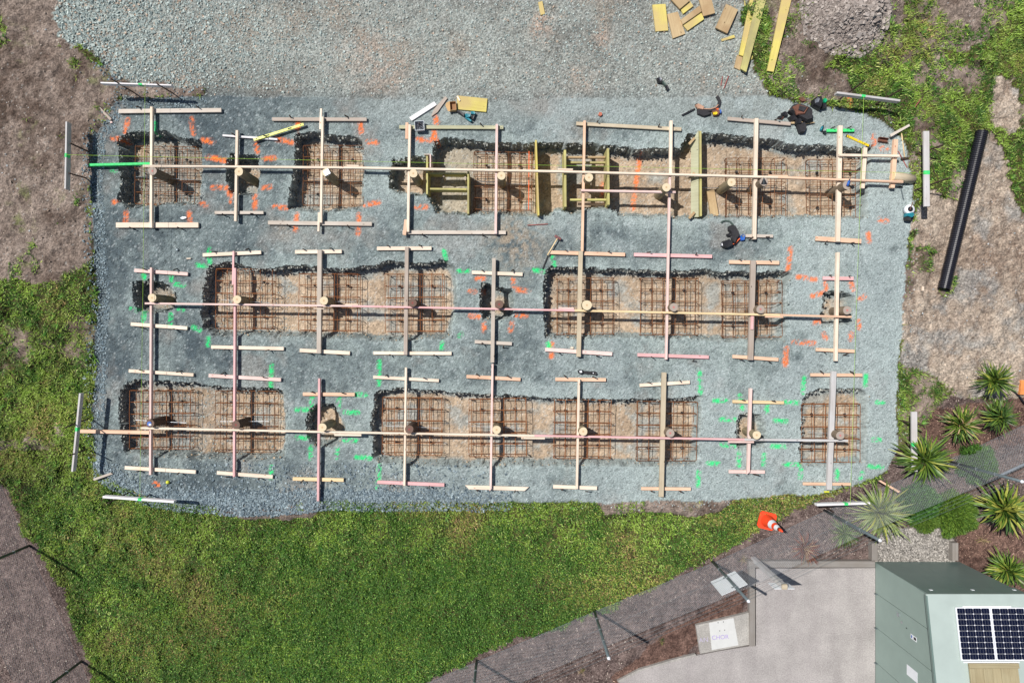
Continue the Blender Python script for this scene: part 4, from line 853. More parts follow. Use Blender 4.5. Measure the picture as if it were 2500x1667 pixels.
# --- offcuts and long planks at the top
GO = 'yellow treated offcuts dropped on the yard'
of = [
 ([(1314, 6), (1324, 3), (1330.5, 34), (1320, 37)], .0, .045, 'treated', 'small yellow offcut alone at the top of the yard'),
 ([(1593, 12), (1625, 10), (1631.5, 74.6), (1601, 77)], .0, .05, 'treated', 'brightest yellow plank offcut, leftmost of the scattered heap'),
 ([(1629, 35), (1655, 29), (1673, 83), (1643, 94)], .0, .05, 'treated_old', 'brown plank offcut right of the brightest yellow one'),
 ([(1636, -4), (1660, -30), (1684, 2), (1660, 22)], .05, .10, 'treated_old', 'brown plank offcut cut by the top edge of the photo'),
 ([(1661, 22), (1684, 2), (1693, 15), (1668, 34)], .0, .05, 'treated', 'light offcut showing under the brown one at the top edge'),
 ([(1662, 49), (1708, 14), (1713, 28), (1667, 60)], .05, .09, 'treated_old', 'narrow brown offcut lying over a yellow plank'),
 ([(1666, 60), (1711, 29), (1719, 47), (1679, 75)], .0, .05, 'treated', 'yellow offcut below the narrow brown one, pointing right'),
 ([(1705, -10), (1734, -14), (1746, 32), (1717, 40)], .03, .08, 'treated_old', 'grey tan offcut with a crack beside the scattered heap'),
 ([(1773, 10), (1802, 24), (1776, 82), (1747, 68)], .04, .09, 'treated_old', 'streaky tan plank offcut lying alone toward the long planks'),
 ([(1761, 96), (1792, 85.5), (1795, 92), (1763, 101)], .0, .04, 'treated', 'small yellow stick below the streaky tan offcut'),
 ([(1817, 3), (1843, 3), (1840, 27), (1818, 26)], .0, .05, 'treated', 'short yellow block poking out left of the long planks'),
 ([(1116, 233.5), (1190, 241), (1187, 273.5), (1115, 267)], .0, .05, 'treated', 'wide yellow plank offcut beside the cardboard box')]
for q_, z0, z1, m, lb_ in of: plank(q_, z0, z1, m, lb_, group=GO)
GL = 'long yellow planks beside the spoil heap'
for q_, z0, z1, m, lb_ in [
 ([(1843, -60), (1862, -60), (1814, 137), (1804.5, 134)], .05, .10, 'treated', 'upper left plank of the long stacked planks'),
 ([(1800, 134), (1813, 138), (1808, 172), (1793, 165)], .0, .05, 'treated_old', 'brown plank end showing at the bottom left of the stacked planks'),
 ([(1862, -60), (1887, -60), (1822, 176), (1808, 168)], .10, .15, 'treated_side', 'top plank of the stack, pale yellow and longest'),
 ([(1890, -60), (1897, -60), (1836, 145), (1831, 147)], .0, .05, 'treated', 'narrow edge of a plank at the right side of the stack'),
 ([(1921, -60), (1947, -60), (1889, 175.5), (1873, 173)], .14, .19, 'treated', 'separate long yellow plank right of the stack, on the grass')]:
    plank(q_, z0, z1, m, lb_, group=GL)
plank([(999, 287), (1060, 248), (1066, 256), (1005, 295)], .0, .05, 'whitewood', 'pink white short board next to the brown pointed stake')
plank([(1053, 282), (1060, 266), (1087, 235), (1092, 240), (1068, 274), (1054, 284)], .0, .04, 'brownwood', 'brown pointed stake lying beside the cardboard box')
plank([(1114, 236), (1118, 233.5), (1124, 245), (1121, 247)], .05, .08, 'pine', 'tiny pine offcut on the wide yellow plank')
plank([(2173, 328), (2220, 303), (2222, 308), (2176, 334)], .10, .14, 'weathered', 'brown pointed stick on the grass edge at upper right')
plank([(1932, 296), (1975, 296), (1991, 299), (1975, 302), (1932, 302)], .02, .07, 'treated_old', 'short pointed stake under the black tool bag')
plank([(1950, 115+0), (1953, 92), (1956, 93), (1961, 125), (1957, 126)], .02, .05, 'weathered', 'thin grey stick in the soil beside the spoil heap')
plank([(2147, 1175), (2150, 1172), (2198, 1199), (2194, 1203)], .3, .34, 'pine_orange', 'pale stake lying across the mulch beside the flax')
plank([(227, 1168), (229, 1173), (275, 1157), (270, 1153)], .02, .06, 'weathered', 'grey brown stake on the lawn edge at lower left')
plank([(238, 263), (243, 261), (272, 290), (268, 294)], .02, .06, 'brownwood', 'brown stake at the top left edge of the pad')
plank([(268, 297), (273, 296), (274, 300), (269, 301)], .0, .05, 'pine_pink', 'tiny wood chip block at the upper left pad corner')
for q_, lb_ in (([(455, 630), (465, 629.5), (465, 632), (455, 632.5)], 'tiny wood chip above the left middle trench'), ([(2321, 344), (2332, 343), (2332, 348), (2321, 348)], 'small white wood block on the grass right of the grey board'),
                ([(2252, 699), (2256, 699), (2256, 710), (2252, 710)], 'small white block near the foot of the black pipe'), ([(1393, 847), (1400, 847), (1400, 851.5), (1393, 851.5)], 'small pink block above the dusty pink board')):
    plank(q_, .0, .05, 'pine', lb_, cat='block')
x, y = P(1465, 279, .05); tag(MB().prism([(-.045, -.02), (.0, -.05), (.05, -.02), (.04, .04), (-.02, .05)], 0, .06).build('brick_lump', M['brick'], None, loc=(x, y, .0)), 'small red brick lump above the long tan profile board', 'brick')
x, y = P(404, 519+0, .02); tag(MB().prism([(-.08, .0), (-.02, -.03), (.08, .0), (.06, .03), (-.02, .035)], 0, .04).build('plastic_scrap', M['white'], None, loc=(P(449, 533)[0], P(449, 533)[1], 0)), 'white plastic scrap on the gravel below the far left square pit', 'scrap')

# --- corner profiles standing about 0.65 m high on long stakes
def corner(px0, py0, px1, py1, m, label, stakes, w_=.03, h_=.14, zt=.65, mark=.5, flat=False):
    c, L_, a = seg(px0, py0, px1, py1, zt)
    t = empty('corner_profile', (c.x, c.y, 0), label, 'profile board', 'tall setting out boards outside the pad', a)
    bar_mesh(L_, w_, h_).build('board', M[m], t, loc=(0, 0, zt))
    MB().box((mark-.5)*L_-.045, (mark-.5)*L_+.045, -w_/2-.002, w_/2+.002, -h_*.8, .003).build('green_mark', M['paintgreen'], t, loc=(0, 0, zt))
    Ri = Matrix.Rotation(-a, 3, 'Z')
    for tx, ty, tz, bx, by in stakes:
        p1 = Ri @ (Vector((*P(tx, ty, tz), tz))-Vector((c.x, c.y, 0))); p0 = Ri @ (Vector((*P(bx, by, 0), 0))-Vector((c.x, c.y, 0)))
        p0 = p0-(p1-p0)*.1
        MB().tube([p0, p1], .018, 4).build('stake', M['steel_stake'], t)
    return t
corner(245, 202, 418, 208, 'whitewood', 'white setting out board standing at the upper left corner', [(270, 192, .95, 331, 229), (383, 205, .8, 424, 229)], mark=.56)
corner(161.5, 297, 158.5, 461, 'greywood', 'tall grey white setting out board left of the green beam', [(171, 350, .6, 224, 374), (168, 423, .6, 214, 436)], w_=.04, h_=.16, mark=.5)
corner(2044, 226, 2198.5, 245.5, 'greywood', 'grey setting out board with crossed stakes at the upper right corner', [(2112, 197, .9, 2040, 250), (2203, 217, .9, 2121, 264)], w_=.05, mark=.42)
corner(2262.5, 320, 2264, 504, 'greywood', 'long grey setting out board on the grass left of the black pipe', [(2304, 354, .75, 2229, 379), (2319, 434, .9, 2226, 468)], w_=.13, h_=.05, mark=.55)
corner(2233, 1005, 2234, 1151, 'greywood', 'grey setting out board standing in front of the flax at right', [(2257, 1039, .85, 2195, 1026), (2261, 1134, .85, 2188, 1110)], w_=.13, h_=.05, mark=.55)
corner(194.6, 960, 175.5, 1151, 'greywood', 'grey setting out board on the lawn at the lower left corner', [(159.6, 1043, 1.0, 221, 1020), (168, 1112, .9, 214, 1096)], w_=.045, h_=.12, mark=.46)
corner(250, 1213, 424, 1225, 'whitewood', 'white setting out board on the lawn below the lower left corner', [(264, 1228, .95, 314, 1202), (350, 1222, .6, 366, 1206)], w_=.05, mark=.52)
corner(1995, 1232.6, 2125, 1228.5, 'whitewood', 'white setting out board over the mulch below the lower right corner', [(2078, 1210, .8, 2125, 1229), (2034, 1248, .7, 2012, 1236)], w_=.05, mark=.55)
def line(px0, py0, px1, py1, z, label):
    a = P(px0, py0, z); b_ = P(px1, py1, z)
    tag(MB().tube([(*a, z), ((a[0]+b_[0])/2, (a[1]+b_[1])/2, z-.02), (*b_, z)], .0034, 4).build('string_line', M['string']), label, 'string', 'builders string lines')
line(354, 205, 341, 1219, .66, 'yellow green string running down the left side of the site')
line(161, 378, 2264, 423, .66, 'yellow green string running along the top row of pits')
line(2109, 236, 2076, 1231, .66, 'yellow green string running down the right side of the site')

# --- spirit levels
def level(px0, py0, px1, py1, z, w_, m, label, holes):
    c, L_, a = seg(px0, py0, px1, py1, z); t = empty('spirit_level', (c.x, c.y, z), label, 'spirit level', None, a)
    bar_mesh(L_, w_, .026).build('body', M[m], t)
    for s_ in (-1, 1): MB().box(s_*L_/2-.008, s_*L_/2+.008, -w_/2-.002, w_/2+.002, -.028, .002).build('end_cap', M['black'], t)
    for tt, ww in holes: MB().box(tt*L_-ww, tt*L_+ww, -w_*.22, w_*.22, 0, .003).build('slot', M['gap'], t)
    MB().tube([(-.012, 0, .004), (.012, 0, .004)], .012, 8).build('vial', M['clear'], t, loc=(-L_*.0, 0, 0))
level(618.5, 341.5, 741.5, 303, .12, .062, 'lime', 'long lime yellow spirit level resting on the thin white board', [(-.22, .05), (.22, .05), (-.44, .012), (.44, .012)])
level(2067.5, 331, 2122.5, 356, .03, .055, 'yellow', 'short bright yellow spirit level near the upper right corner of the trench', [(-.42, .012), (0, .015), (.3, .012)])

# --- hammers, bars, rods
def rod(px0, py0, px1, py1, r, m, label, name='steel_rod', cat='rod', z=.02, z1=None):
    z1 = z if z1 is None else z1; a = P(px0, py0, z); b_ = P(px1, py1, z1)
    return tag(MB().tube([(*a, z), ((a[0]+b_[0])/2, (a[1]+b_[1])/2, (z+z1)/2+.002), (*b_, z1)], r, 6).build(name, M[m]), label, cat)
def sledge(hx, hy, ex, ey, label, z=.05, head='redhead', s=1.):
    c = Vector(P(hx, hy, z)); e = Vector(P(ex, ey, z)); d = e-c; a = math.atan2(d.y, d.x); t = empty('sledgehammer', (c.x, c.y, z), label, 'hammer', None, a)
    MB().tube([(-.03, 0, .0), (d.length*.5, 0, 0), (d.length, 0, -.01)], [.017, .014, .02], 8).build('handle', M['pine_yellow'], t, True)
    MB().tube([(0, -.09*s, 0), (0, -.07*s, 0), (0, .07*s, 0), (0, .09*s, 0)], [.026*s, .034*s, .034*s, .026*s], 8).build('head', M[head], t); return t
sledge(1362, 580, 1337, 623, 'sledgehammer with a wooden handle leaning to the salmon profile board', .10)
sledge(2209, 387, 2201, 320, 'sledgehammer lying head down at the right edge of the pad', .05, 'steel_stake')
rod(1338, 624, 1325, 657, .017, 'black', 'black bar lying below the sledgehammer handle', 'pry_bar', 'bar')
rod(1764, 187, 1760, 210, .010, 'pinkrod', 'shorter rusty pink rod on the yard'); rod(1779, 186, 1767, 217, .012, 'pinkrod', 'longer rusty pink rod on the yard')
rod(1288, 550, 1338, 547, .011, 'pinkrod', 'rusty thin rod on the gravel below the top trench')
rod(2193, 369, 2215, 410, .012, 'pinkrod', 'rusty rod beside the sledgehammer at the right edge')
rod(2248, 242-0, 2234, 262, .012, 'pinkrod', 'orange brown rod on the grass right of the corner board', z=.12)
x, y = P(2199, 456, .03); t = empty('claw_hammer', (x, y, .03), 'steel claw hammer beside the lying log', 'hammer', None, R(-77))
MB().tube([(0, 0, 0), (.17, 0, 0), (.31, 0, 0)], [.010, .011, .015], 6).build('handle', M['galvdull'], t); MB().tube([(0, -.07, 0), (0, .05, 0)], [.010, .016], 6).build('head', M['black'], t)
# --- nail gun, saw, grinder, torches, bags
def blob(pts, z0, z1, m, name, parent, off):
    q_ = [Vector(P(px, py, z1))-off for px, py in pts]; c = sum(q_, Vector((0, 0)))/len(q_)
    n = len(q_); ins = [c+(p-c)*.84 for p in q_]; mid = [c+(p-c)*1.0 for p in q_]
    a = sum(q_[i].x*q_[(i+1) % n].y-q_[(i+1) % n].x*q_[i].y for i in range(n))
    if a < 0: ins, mid = ins[::-1], mid[::-1]
    zm = z0+(z1-z0)*.62
    b = MB(); b.add([(p.x, p.y, z0) for p in mid]+[(p.x, p.y, zm) for p in mid]+[(p.x, p.y, z1) for p in ins]+[(c.x, c.y, z1-.006)],
                    [tuple(range(n))[::-1]]+[(i, (i+1) % n, n+(i+1) % n, n+i) for i in range(n)]+[(n+i, n+(i+1) % n, 2*n+(i+1) % n, 2*n+i) for i in range(n)]+[(2*n+i, 2*n+(i+1) % n, 3*n) for i in range(n)])
    return b.build(name, M[m], parent, False)
def composite(name, px, py, label, cat, items, z=0):
    off = Vector(P(px, py, 0)); t = empty(name, (off.x, off.y, z), label, cat)
    for nm, pts, z0, z1, m in items: blob(pts, z0, z1, m, nm, t, off)
    return t, off
def f6(pts): return [(1000+a/6.72, 220+b/6.72) for a, b in pts]
composite('nail_gun', 1140, 278, 'teal and black nail gun lying below the wide yellow plank', 'nail gun', [
 ('barrel', f6([(765, 330), (790, 320), (910, 385), (900, 440), (780, 365)]), .03, .10, 'black'), ('body', f6([(900, 400), (925, 375), (1010, 400), (1000, 440), (930, 455)]), .03, .13, 'teal'),
 ('handle', f6([(900, 440), (950, 445), (1000, 480), (1030, 500), (1000, 520), (930, 475)]), .02, .10, 'teal'), ('battery', f6([(1000, 345), (1060, 345), (1085, 375), (1070, 400), (1005, 390)]), .02, .11, 'teal'),
 ('grip', f6([(1040, 400), (1075, 405), (1040, 490), (1005, 470)]), .02, .09, 'black')])
x, y = P(1107, 263, .0); t = empty('cardboard_box', (x, y, 0), 'open cardboard box of screws beside the nail gun', 'box', None, R(4))
for nm, b in (('base', MB().box(-.07, .07, -.1, .1, 0, .005)), ('side', MB().box(-.075, -.07, -.1, .1, 0, .14)), ('side', MB().box(.07, .075, -.1, .1, 0, .14)), ('side', MB().box(-.07, .07, -.105, -.1, 0, .14)), ('side', MB().box(-.07, .07, .1, .105, 0, .14))): b.build(nm, M['card'], t)
MB().prism([(-.075, -.13), (-.075, .12), (-.16, .085), (-.185, .02), (-.13, -.12)], .118, .124).build('flap', M['card'], t); MB().box(-.065, .065, -.095, .095, .005, .05).build('screws', M['carddark'], t)
x, y = P(1024, 307, .16); t = empty('nail_box', (x, y, .08), 'clear plastic box full of nails sitting on the greenish profile board', 'box', None, R(4))
for a in ((-.115, .115, -.115, -.105), (-.115, .115, .105, .115), (-.115, -.105, -.105, .105), (.105, .115, -.105, .105)): MB().box(*a, 0, .09).build('wall', M['clear'], t)
MB().box(-.104, .104, -.104, .104, 0, .006).build('bottom', M['clear'], t); nb = MB()
for k in range(150):
    a = random.random()*6.28; px_, py_ = random.uniform(-.08, .08), random.uniform(-.08, .08); l_ = .03; nb.tube([(px_-l_*math.cos(a), py_-l_*math.sin(a), .02+random.random()*.05), (px_+l_*math.cos(a), py_+l_*math.sin(a), .02+random.random()*.05)], .003, 3)
tag(nb.build('nails', M['nails'], t), kind='stuff')
def f3(pts): return [(1590+a/3.055, 170+b/3.055) for a, b in pts]
composite('cordless_grinder', 1619, 204, 'dark cordless grinder lying alone on the yard', 'grinder', [('head', f3([(42, 60), (65, 52), (88, 70), (82, 96), (50, 92)]), .02, .12, 'black'), ('plate', f3([(55, 60), (70, 56), (82, 70), (72, 86)]), .1, .13, 'silver'), ('body', f3([(72, 88), (90, 78), (118, 112), (108, 124)]), .02, .09, 'postgreen'), ('battery', f3([(102, 118), (124, 114), (136, 138), (120, 156)]), .0, .08, 'black')])
t, off = composite('tool_belt', 1715, 262, 'open tool belt with a curved strap and orange handled tools on the yard', 'tool belt', [
 ('pouch', f3([(330, 262), (352, 250), (400, 275), (392, 300), (350, 292)]), .0, .09, 'leatherlight'), ('pouch', f3([(345, 292), (400, 300), (450, 318), (445, 335), (395, 350), (348, 330)]), .0, .08, 'blackmat'),
 ('pouch', f3([(455, 305), (500, 290), (518, 310), (505, 340), (470, 345)]), .0, .08, 'leather'), ('tool_handle', f3([(462, 318), (490, 312), (500, 325), (485, 338), (465, 335)]), .06, .10, 'yellow'),
 ('tool_handle', f3([(510, 300), (524, 296), (524, 325), (514, 325)]), .02, .08, 'blue'), ('bar', f3([(225, 336), (235, 345), (330, 296), (325, 286)]), .0, .04, 'black'), ('tool_handle', f3([(480, 290), (505, 285), (500, 305)]), .07, .1, 'sprayorange')])
def strap(pts, w_, m, parent, off, z=.05, name='strap'):
    p = [Vector(P(a, b, z))-off for a, b in pts]; b = MB(); n = len(p); vs = []
    for i, q_ in enumerate(p):
        d = (p[min(i+1, n-1)]-p[max(i-1, 0)]).normalized(); s_ = Vector((-d.y, d.x))*w_/2
        vs += [(q_.x+s_.x, q_.y+s_.y, z), (q_.x-s_.x, q_.y-s_.y, z), (q_.x-s_.x, q_.y-s_.y, 0.005), (q_.x+s_.x, q_.y+s_.y, 0.005)]
    fs = [(4*i+k, 4*i+(k+1) % 4, 4*i+4+(k+1) % 4, 4*i+4+k) for i in range(n-1) for k in range(4)]+[(0, 1, 2, 3), (4*n-1, 4*n-2, 4*n-3, 4*n-4)]
    return b.add(vs, fs).build(name, M[m], parent)
strap(f3([(335, 255), (350, 285), (390, 300), (440, 300), (480, 290), (505, 265), (512, 235), (500, 210), (490, 198)]), .07, 'blackmat', t, off)
strap(f3([(345, 262), (395, 292), (440, 294), (480, 282), (500, 262)]), .022, 'leatherlight', t, off, .065, 'trim')
composite('tool_bag', 1955, 275, 'heap of black tool bags and belts at the upper right of the pad', 'tool bag', [
 ('bag', f3([(1075, 250), (1110, 245), (1190, 275), (1215, 300), (1215, 370), (1170, 385), (1100, 345), (1040, 300)]), .0, .24, 'blackmat'), ('flap', f3([(1060, 275), (1100, 255), (1180, 280), (1150, 330), (1090, 335)]), .2, .28, 'leather'),
 ('pocket', f3([(1110, 265), (1165, 280), (1140, 315), (1100, 300)]), .26, .31, 'blackmat'), ('pad', f3([(1030, 350), (1060, 332), (1095, 345), (1095, 375), (1050, 382)]), .0, .14, 'black'), ('pad', f3([(1080, 370), (1110, 358), (1130, 378), (1120, 405), (1085, 400)]), .05, .18, 'black'),
 ('pouch', f3([(1090, 400), (1150, 385), (1165, 420), (1150, 468), (1115, 470)]), .0, .14, 'blackmat'), ('pouch', f3([(1140, 330), (1180, 300), (1210, 310), (1200, 370), (1155, 385)]), .1, .22, 'black'), ('strap', f3([(1030, 298), (1050, 285), (1065, 300), (1045, 312)]), .05, .12, 'leatherlight'),
 ('side_pocket', f3([(1098, 200), (1140, 205), (1160, 235), (1130, 240), (1100, 222)]), .0, .09, 'leather')])
composite('battery_radio', 1996+8, 247, 'black tool case with silver ribs and a green battery pack at the grass edge', 'tool case', [
 ('case', f3([(1210, 222), (1240, 195), (1275, 192), (1288, 235), (1270, 290), (1215, 262)]), .0, .2, 'black'), ('grille', f3([(1222, 225), (1245, 205), (1262, 215), (1250, 245), (1225, 250)]), .17, .215, 'silver'), ('green_pack', f3([(1285, 215), (1305, 210), (1318, 230), (1300, 250), (1288, 240)]), .0, .16, 'green_tool'), ('battery', f3([(1275, 245), (1312, 250), (1310, 285), (1278, 288)]), .0, .14, 'black')])
composite('impact_driver', 1912, 279, 'small black impact driver next to the black tool bags', 'driver', [('body', f3([(975, 322), (1000, 308), (1022, 320), (1015, 345), (985, 345)]), .0, .1, 'black'), ('battery', f3([(948, 348), (965, 340), (985, 350), (970, 365), (950, 362)]), .0, .08, 'black'), ('nose', f3([(985, 335), (1000, 345), (975, 372), (962, 365)]), .0, .05, 'leather')])
def f8(pts): return [(1740+a/8.4, 520+b/8.4) for a, b in pts]
t, off = composite('tool_pouch', 1790, 572, 'black tool belt with a blue gadget and curved strap between the rows', 'tool belt', [
 ('pouch', f8([(345, 265), (400, 235), (480, 250), (555, 390), (560, 480), (470, 580), (420, 560), (390, 400), (345, 340)]), .0, .16, 'blackmat'), ('pouch', f8([(210, 580), (350, 530), (420, 560), (430, 660), (300, 720), (230, 700)]), .0, .15, 'black'),
 ('pocket', f8([(290, 430), (380, 405), (400, 470), (300, 475)]), .0, .08, 'black'), ('pocket', f8([(400, 470), (470, 430), (500, 540), (460, 620), (410, 560)]), .12, .19, 'blackmat'), ('gadget', f8([(590, 460), (640, 425), (680, 460), (660, 560), (600, 570), (560, 540)]), .0, .09, 'blue'),
 ('screen', f8([(600, 460), (640, 440), (660, 470), (620, 500)]), .085, .1, 'silver'), ('buckle', f8([(385, 475), (410, 470), (415, 500), (390, 505)]), .07, .1, 'white'), ('nail_tips', f8([(160, 620), (200, 600), (210, 680), (170, 680)]), .0, .08, 'silver')])
strap(f8([(175, 205), (200, 170), (260, 155), (330, 165), (390, 200), (420, 240)]), .035, 'postgreen', t, off, .04); strap(f8([(400, 640), (470, 620), (520, 560), (560, 520)]), .02, 'sprayorange', t, off, .1, 'cord')
def f4(pts): return [(1120+a/4.704, 880+b/4.704) for a, b in pts]
composite('multi_tool', 1434, 908, 'black and white power tool lying in the middle of the site', 'power tool', [('head', f4([(1370, 120), (1390, 104), (1425, 108), (1432, 140), (1400, 158), (1374, 145)]), .0, .12, 'black'), ('label', f4([(1384, 118), (1412, 112), (1420, 138), (1392, 142)]), .1, .135, 'white'),
 ('body', f4([(1425, 118), (1500, 124), (1540, 128), (1530, 158), (1480, 156), (1425, 148)]), .0, .08, 'blackmat'), ('battery', f4([(1525, 124), (1575, 126), (1590, 150), (1575, 170), (1530, 158)]), .0, .09, 'black'), ('button', f4([(1538, 138), (1550, 136), (1552, 150), (1540, 150)]), .08, .10, 'white')])
def f5(pts): return [(2000+a/4.704, 280+b/4.704) for a, b in pts]
t, off = composite('circular_saw', 2222, 520, 'circular saw with a white round guard and teal body at the right pad edge', 'saw', [
 ('base_plate', f5([(985, 1120), (1060, 1140), (1090, 1200), (1060, 1235), (1000, 1190)]), .0, .07, 'black'), ('motor', f5([(1010, 1130), (1080, 1115), (1105, 1150), (1070, 1185), (1010, 1165)]), .02, .17, 'teal'), ('battery', f5([(1000, 1170), (1060, 1175), (1060, 1220), (1010, 1215)]), .05, .18, 'blackmat')])
o_ = Vector(P(*f5([(1032, 1090)])[0], .1))-off; MB().tube([(o_.x, o_.y, .05), (o_.x, o_.y, .14), (o_.x, o_.y, .16)], [.12, .12, .1], 18).build('guard', M['white'], t, True); MB().tube([(o_.x, o_.y, .158), (o_.x, o_.y, .17)], [.065, .06], 14).build('hub', M['black'], t)
MB().tube([(o_.x-.02, o_.y-.02, .17), (o_.x+.06, o_.y+.17, .16)], .010, 6).build('lever', M['leather'], t)
x, y = P(2159, 341, .08); t = empty('steel_bracket', (x, y, .0), 'rusty open U shaped steel bracket near the upper right corner', 'bracket', None, R(-8))
for a in ((-.12, .12, -.05, -.04, 0, .09), (-.12, .12, .04, .05, 0, .09), (-.12, .12, -.04, .04, 0, .01)): MB().box(*a).build('plate', M['leather'], t)
x, y = P(205.7, 922.5, .03); tag(MB().tube([(0, 0, -.05), (0, 0, .03), (0, 0, .035)], [.05, .05, .042], 14).build('pipe_cap', M['galvdull'], None, loc=(x, y, .0)), 'round grey pipe cap in the soil at the left pad edge', 'pipe cap')
x, y = P(409.8, 1176.6, .04); bb = MB(); bb.tube([(0, 0, -.045), (0, 0, -.035), (0, 0, -.015), (0, 0, .015), (0, 0, .035), (0, 0, .045)], [.01, .03, .044, .044, .03, .01], 12); tag(bb.build('ball', M['lime'], None, True, loc=(x, y, .05)), 'pale yellow green ball in the rubble at the lower left', 'ball')
x, y = P(433, 610, .0); tag(MB().tube([(0, 0, -.02), (0, 0, .03), (.0, 0, .04)], [.045, .042, .02], 10).build('grey_cap', M['galvdull'], None, loc=(x, y, 0)), 'small grey cap on the gravel above the left middle trench', 'cap')
tag(MB().box(-.06, .06, -.016, .016, 0, .03).build('yellow_tag', M['lime'], None, loc=(*P(2019.5, 1200.5, .1), .05)), 'bright yellow tag at the foot of the light grey beam', 'tag')

# --- traffic cone
x, y = P(1873, 1271, 0); zb = zg(x, y)+.02; t = empty('traffic_cone', (x, y, zb), 'orange traffic cone with two white bands on the lawn', 'cone', None, R(-14))
b = MB(); c_ = .21; b.prism([(-c_, -c_+.05), (-c_+.05, -c_), (c_-.05, -c_), (c_, -c_+.05), (c_, c_-.05), (c_-.05, c_), (-c_+.05, c_), (-c_, c_-.05)], 0, .035).build('base', M['conorange'], t)
def fr_(z0, z1, m, nm):
    r_ = lambda z: .145*(1-z/.98)+.018; MB().tube([(0, 0, z0), (0, 0, z1)], [r_(z0), r_(z1)], 20, z1 > .9).build(nm, M[m], t, True)
fr_(.035, .36, 'conorange', 'lower_cone'); fr_(.36, .52, 'white', 'white_band'); fr_(.52, .63, 'conorange', 'middle_cone'); fr_(.63, .78, 'white', 'white_band'); fr_(.78, .97, 'conorange', 'tip')
# --- corrugated drain pipe
a = Vector((*P(2397.5, 322, .17), 0)); e = Vector((*P(2304, 706, .16), 0)); d = e-a; L_ = d.length
t = empty('drain_pipe', (a.x, a.y, .17), 'long black corrugated drain pipe lying on the grass at right', 'pipe', None, math.atan2(d.y, d.x))
b = MB(); n = int(L_/.046)*4; ps = []; rr = []
for k in range(n+1): ps.append((L_*k/n, 0, 0)); rr.append(.142 if k % 4 in (0, 1) else .122)
b.tube(ps, rr, 20, False).build('corrugated_wall', M['pipe'], t); MB().tube([(0, 0, 0), (L_, 0, 0)], .118, 20, False).build('inner_wall', M['black'], t)

# ------------------------------------------------------------------ paving, kerbs, block, cabinet
def poly_slab(name, pts, z0, z1, m, kind=None):
    q_ = [P(px, py, z1) for px, py in pts]; o = MB().prism(q_, z0, z1).build(name, M[m]); return tag(o, kind=kind) if kind else o
poly_slab('concrete_paving', [(1846, 1388), (2137, 1386), (2137, 1900), (1300, 1900), (1514, 1664), (1563, 1638), (1640, 1616), (1700, 1600), (1760, 1588), (1829, 1577), (1846, 1576)], -.12, .03, 'concrete', 'structure')
k = poly_slab('path_edge', [(1507, 1662), (1560, 1634), (1638, 1611), (1698, 1596), (1700, 1600), (1640, 1616), (1563, 1638), (1514, 1665)], -.12, .045, 'concrete_new'); tag(k, kind='structure')
def edging(px0, py0, px1, py1, w_, zt, label, m='weathered', h_=.3):
    c, L_, a = seg(px0, py0, px1, py1, zt); tag(bar_mesh(L_, w_, h_).build('timber_edging', M[m], None, loc=(c.x, c.y, zt), rot=(0, 0, a)), label, 'edging', 'timber edging round the paving')
M['edgewood'] = wood('edgewood', lin(150, 144, 138), lin(100, 92, 84), knots=False)
edging(1837, 1372, 1837, 1577, .14, .10, 'weathered timber edging running down the left side of the paving', 'edgewood')
edging(1828, 1377, 2137, 1377, .15, .12, 'weathered timber edging along the top of the paving', 'edgewood')
edging(2136.5, 1325, 2136.5, 1368, .14, .16, 'short timber edging left of the pebble bed', 'edgewood')
edging(2333, 1325, 2333, 1368, .14, .16, 'short timber edging right of the pebble bed', 'edgewood')
x, y = P(1765, 1545, .06); t = empty('concrete_block', (x, y, 0), 'pale concrete footing block with purple lettering beside the paving', 'concrete block')
def rel(pts, z): return [tuple(Vector(P(a, b, z))-Vector((x, y))) for a, b in pts]
MB().prism(rel([(1699, 1526), (1828, 1495), (1829, 1573), (1709.5, 1595)], .06), -.1, .06).build('slab', M['concrete_new'], t)
MB().prism(rel([(1731, 1520), (1791, 1508), (1803, 1574), (1738, 1586)], .064), .06, .064).build('light_patch', M['conc_light'], t)
for k_, (dx, dy) in enumerate(((1753, 1519), (1766, 1517), (1757, 1539), (1769, 1537))): MB().tube([(*rel([(dx, dy)], .06)[0], .06), (*rel([(dx, dy)], .06)[0], .068)], .012, 8).build('bolt_hole', M['gap'], t)
def text(s_, size, m, parent, loc, rot=(0, 0, 0), name='lettering'):
    cu = bpy.data.curves.new(name, 'FONT'); cu.body = s_; cu.size = size; cu.extrude = .0005; cu.align_x = 'LEFT'
    tmp = bpy.data.objects.new(name, cu); COL.objects.link(tmp); dg = bpy.context.evaluated_depsgraph_get(); me = bpy.data.meshes.new_from_object(tmp.evaluated_get(dg)); bpy.data.objects.remove(tmp)
    me.materials.clear(); me.materials.append(M[m]); return link(name, me, parent, loc, rot)
text('AN', .16, 'purplefaint', t, (*rel([(1707, 1568)], .066)[0], .066), (0, 0, R(6))); text('CHOR', .145, 'purple', t, (*rel([(1738, 1561)], .066)[0], .066), (0, 0, R(4)))

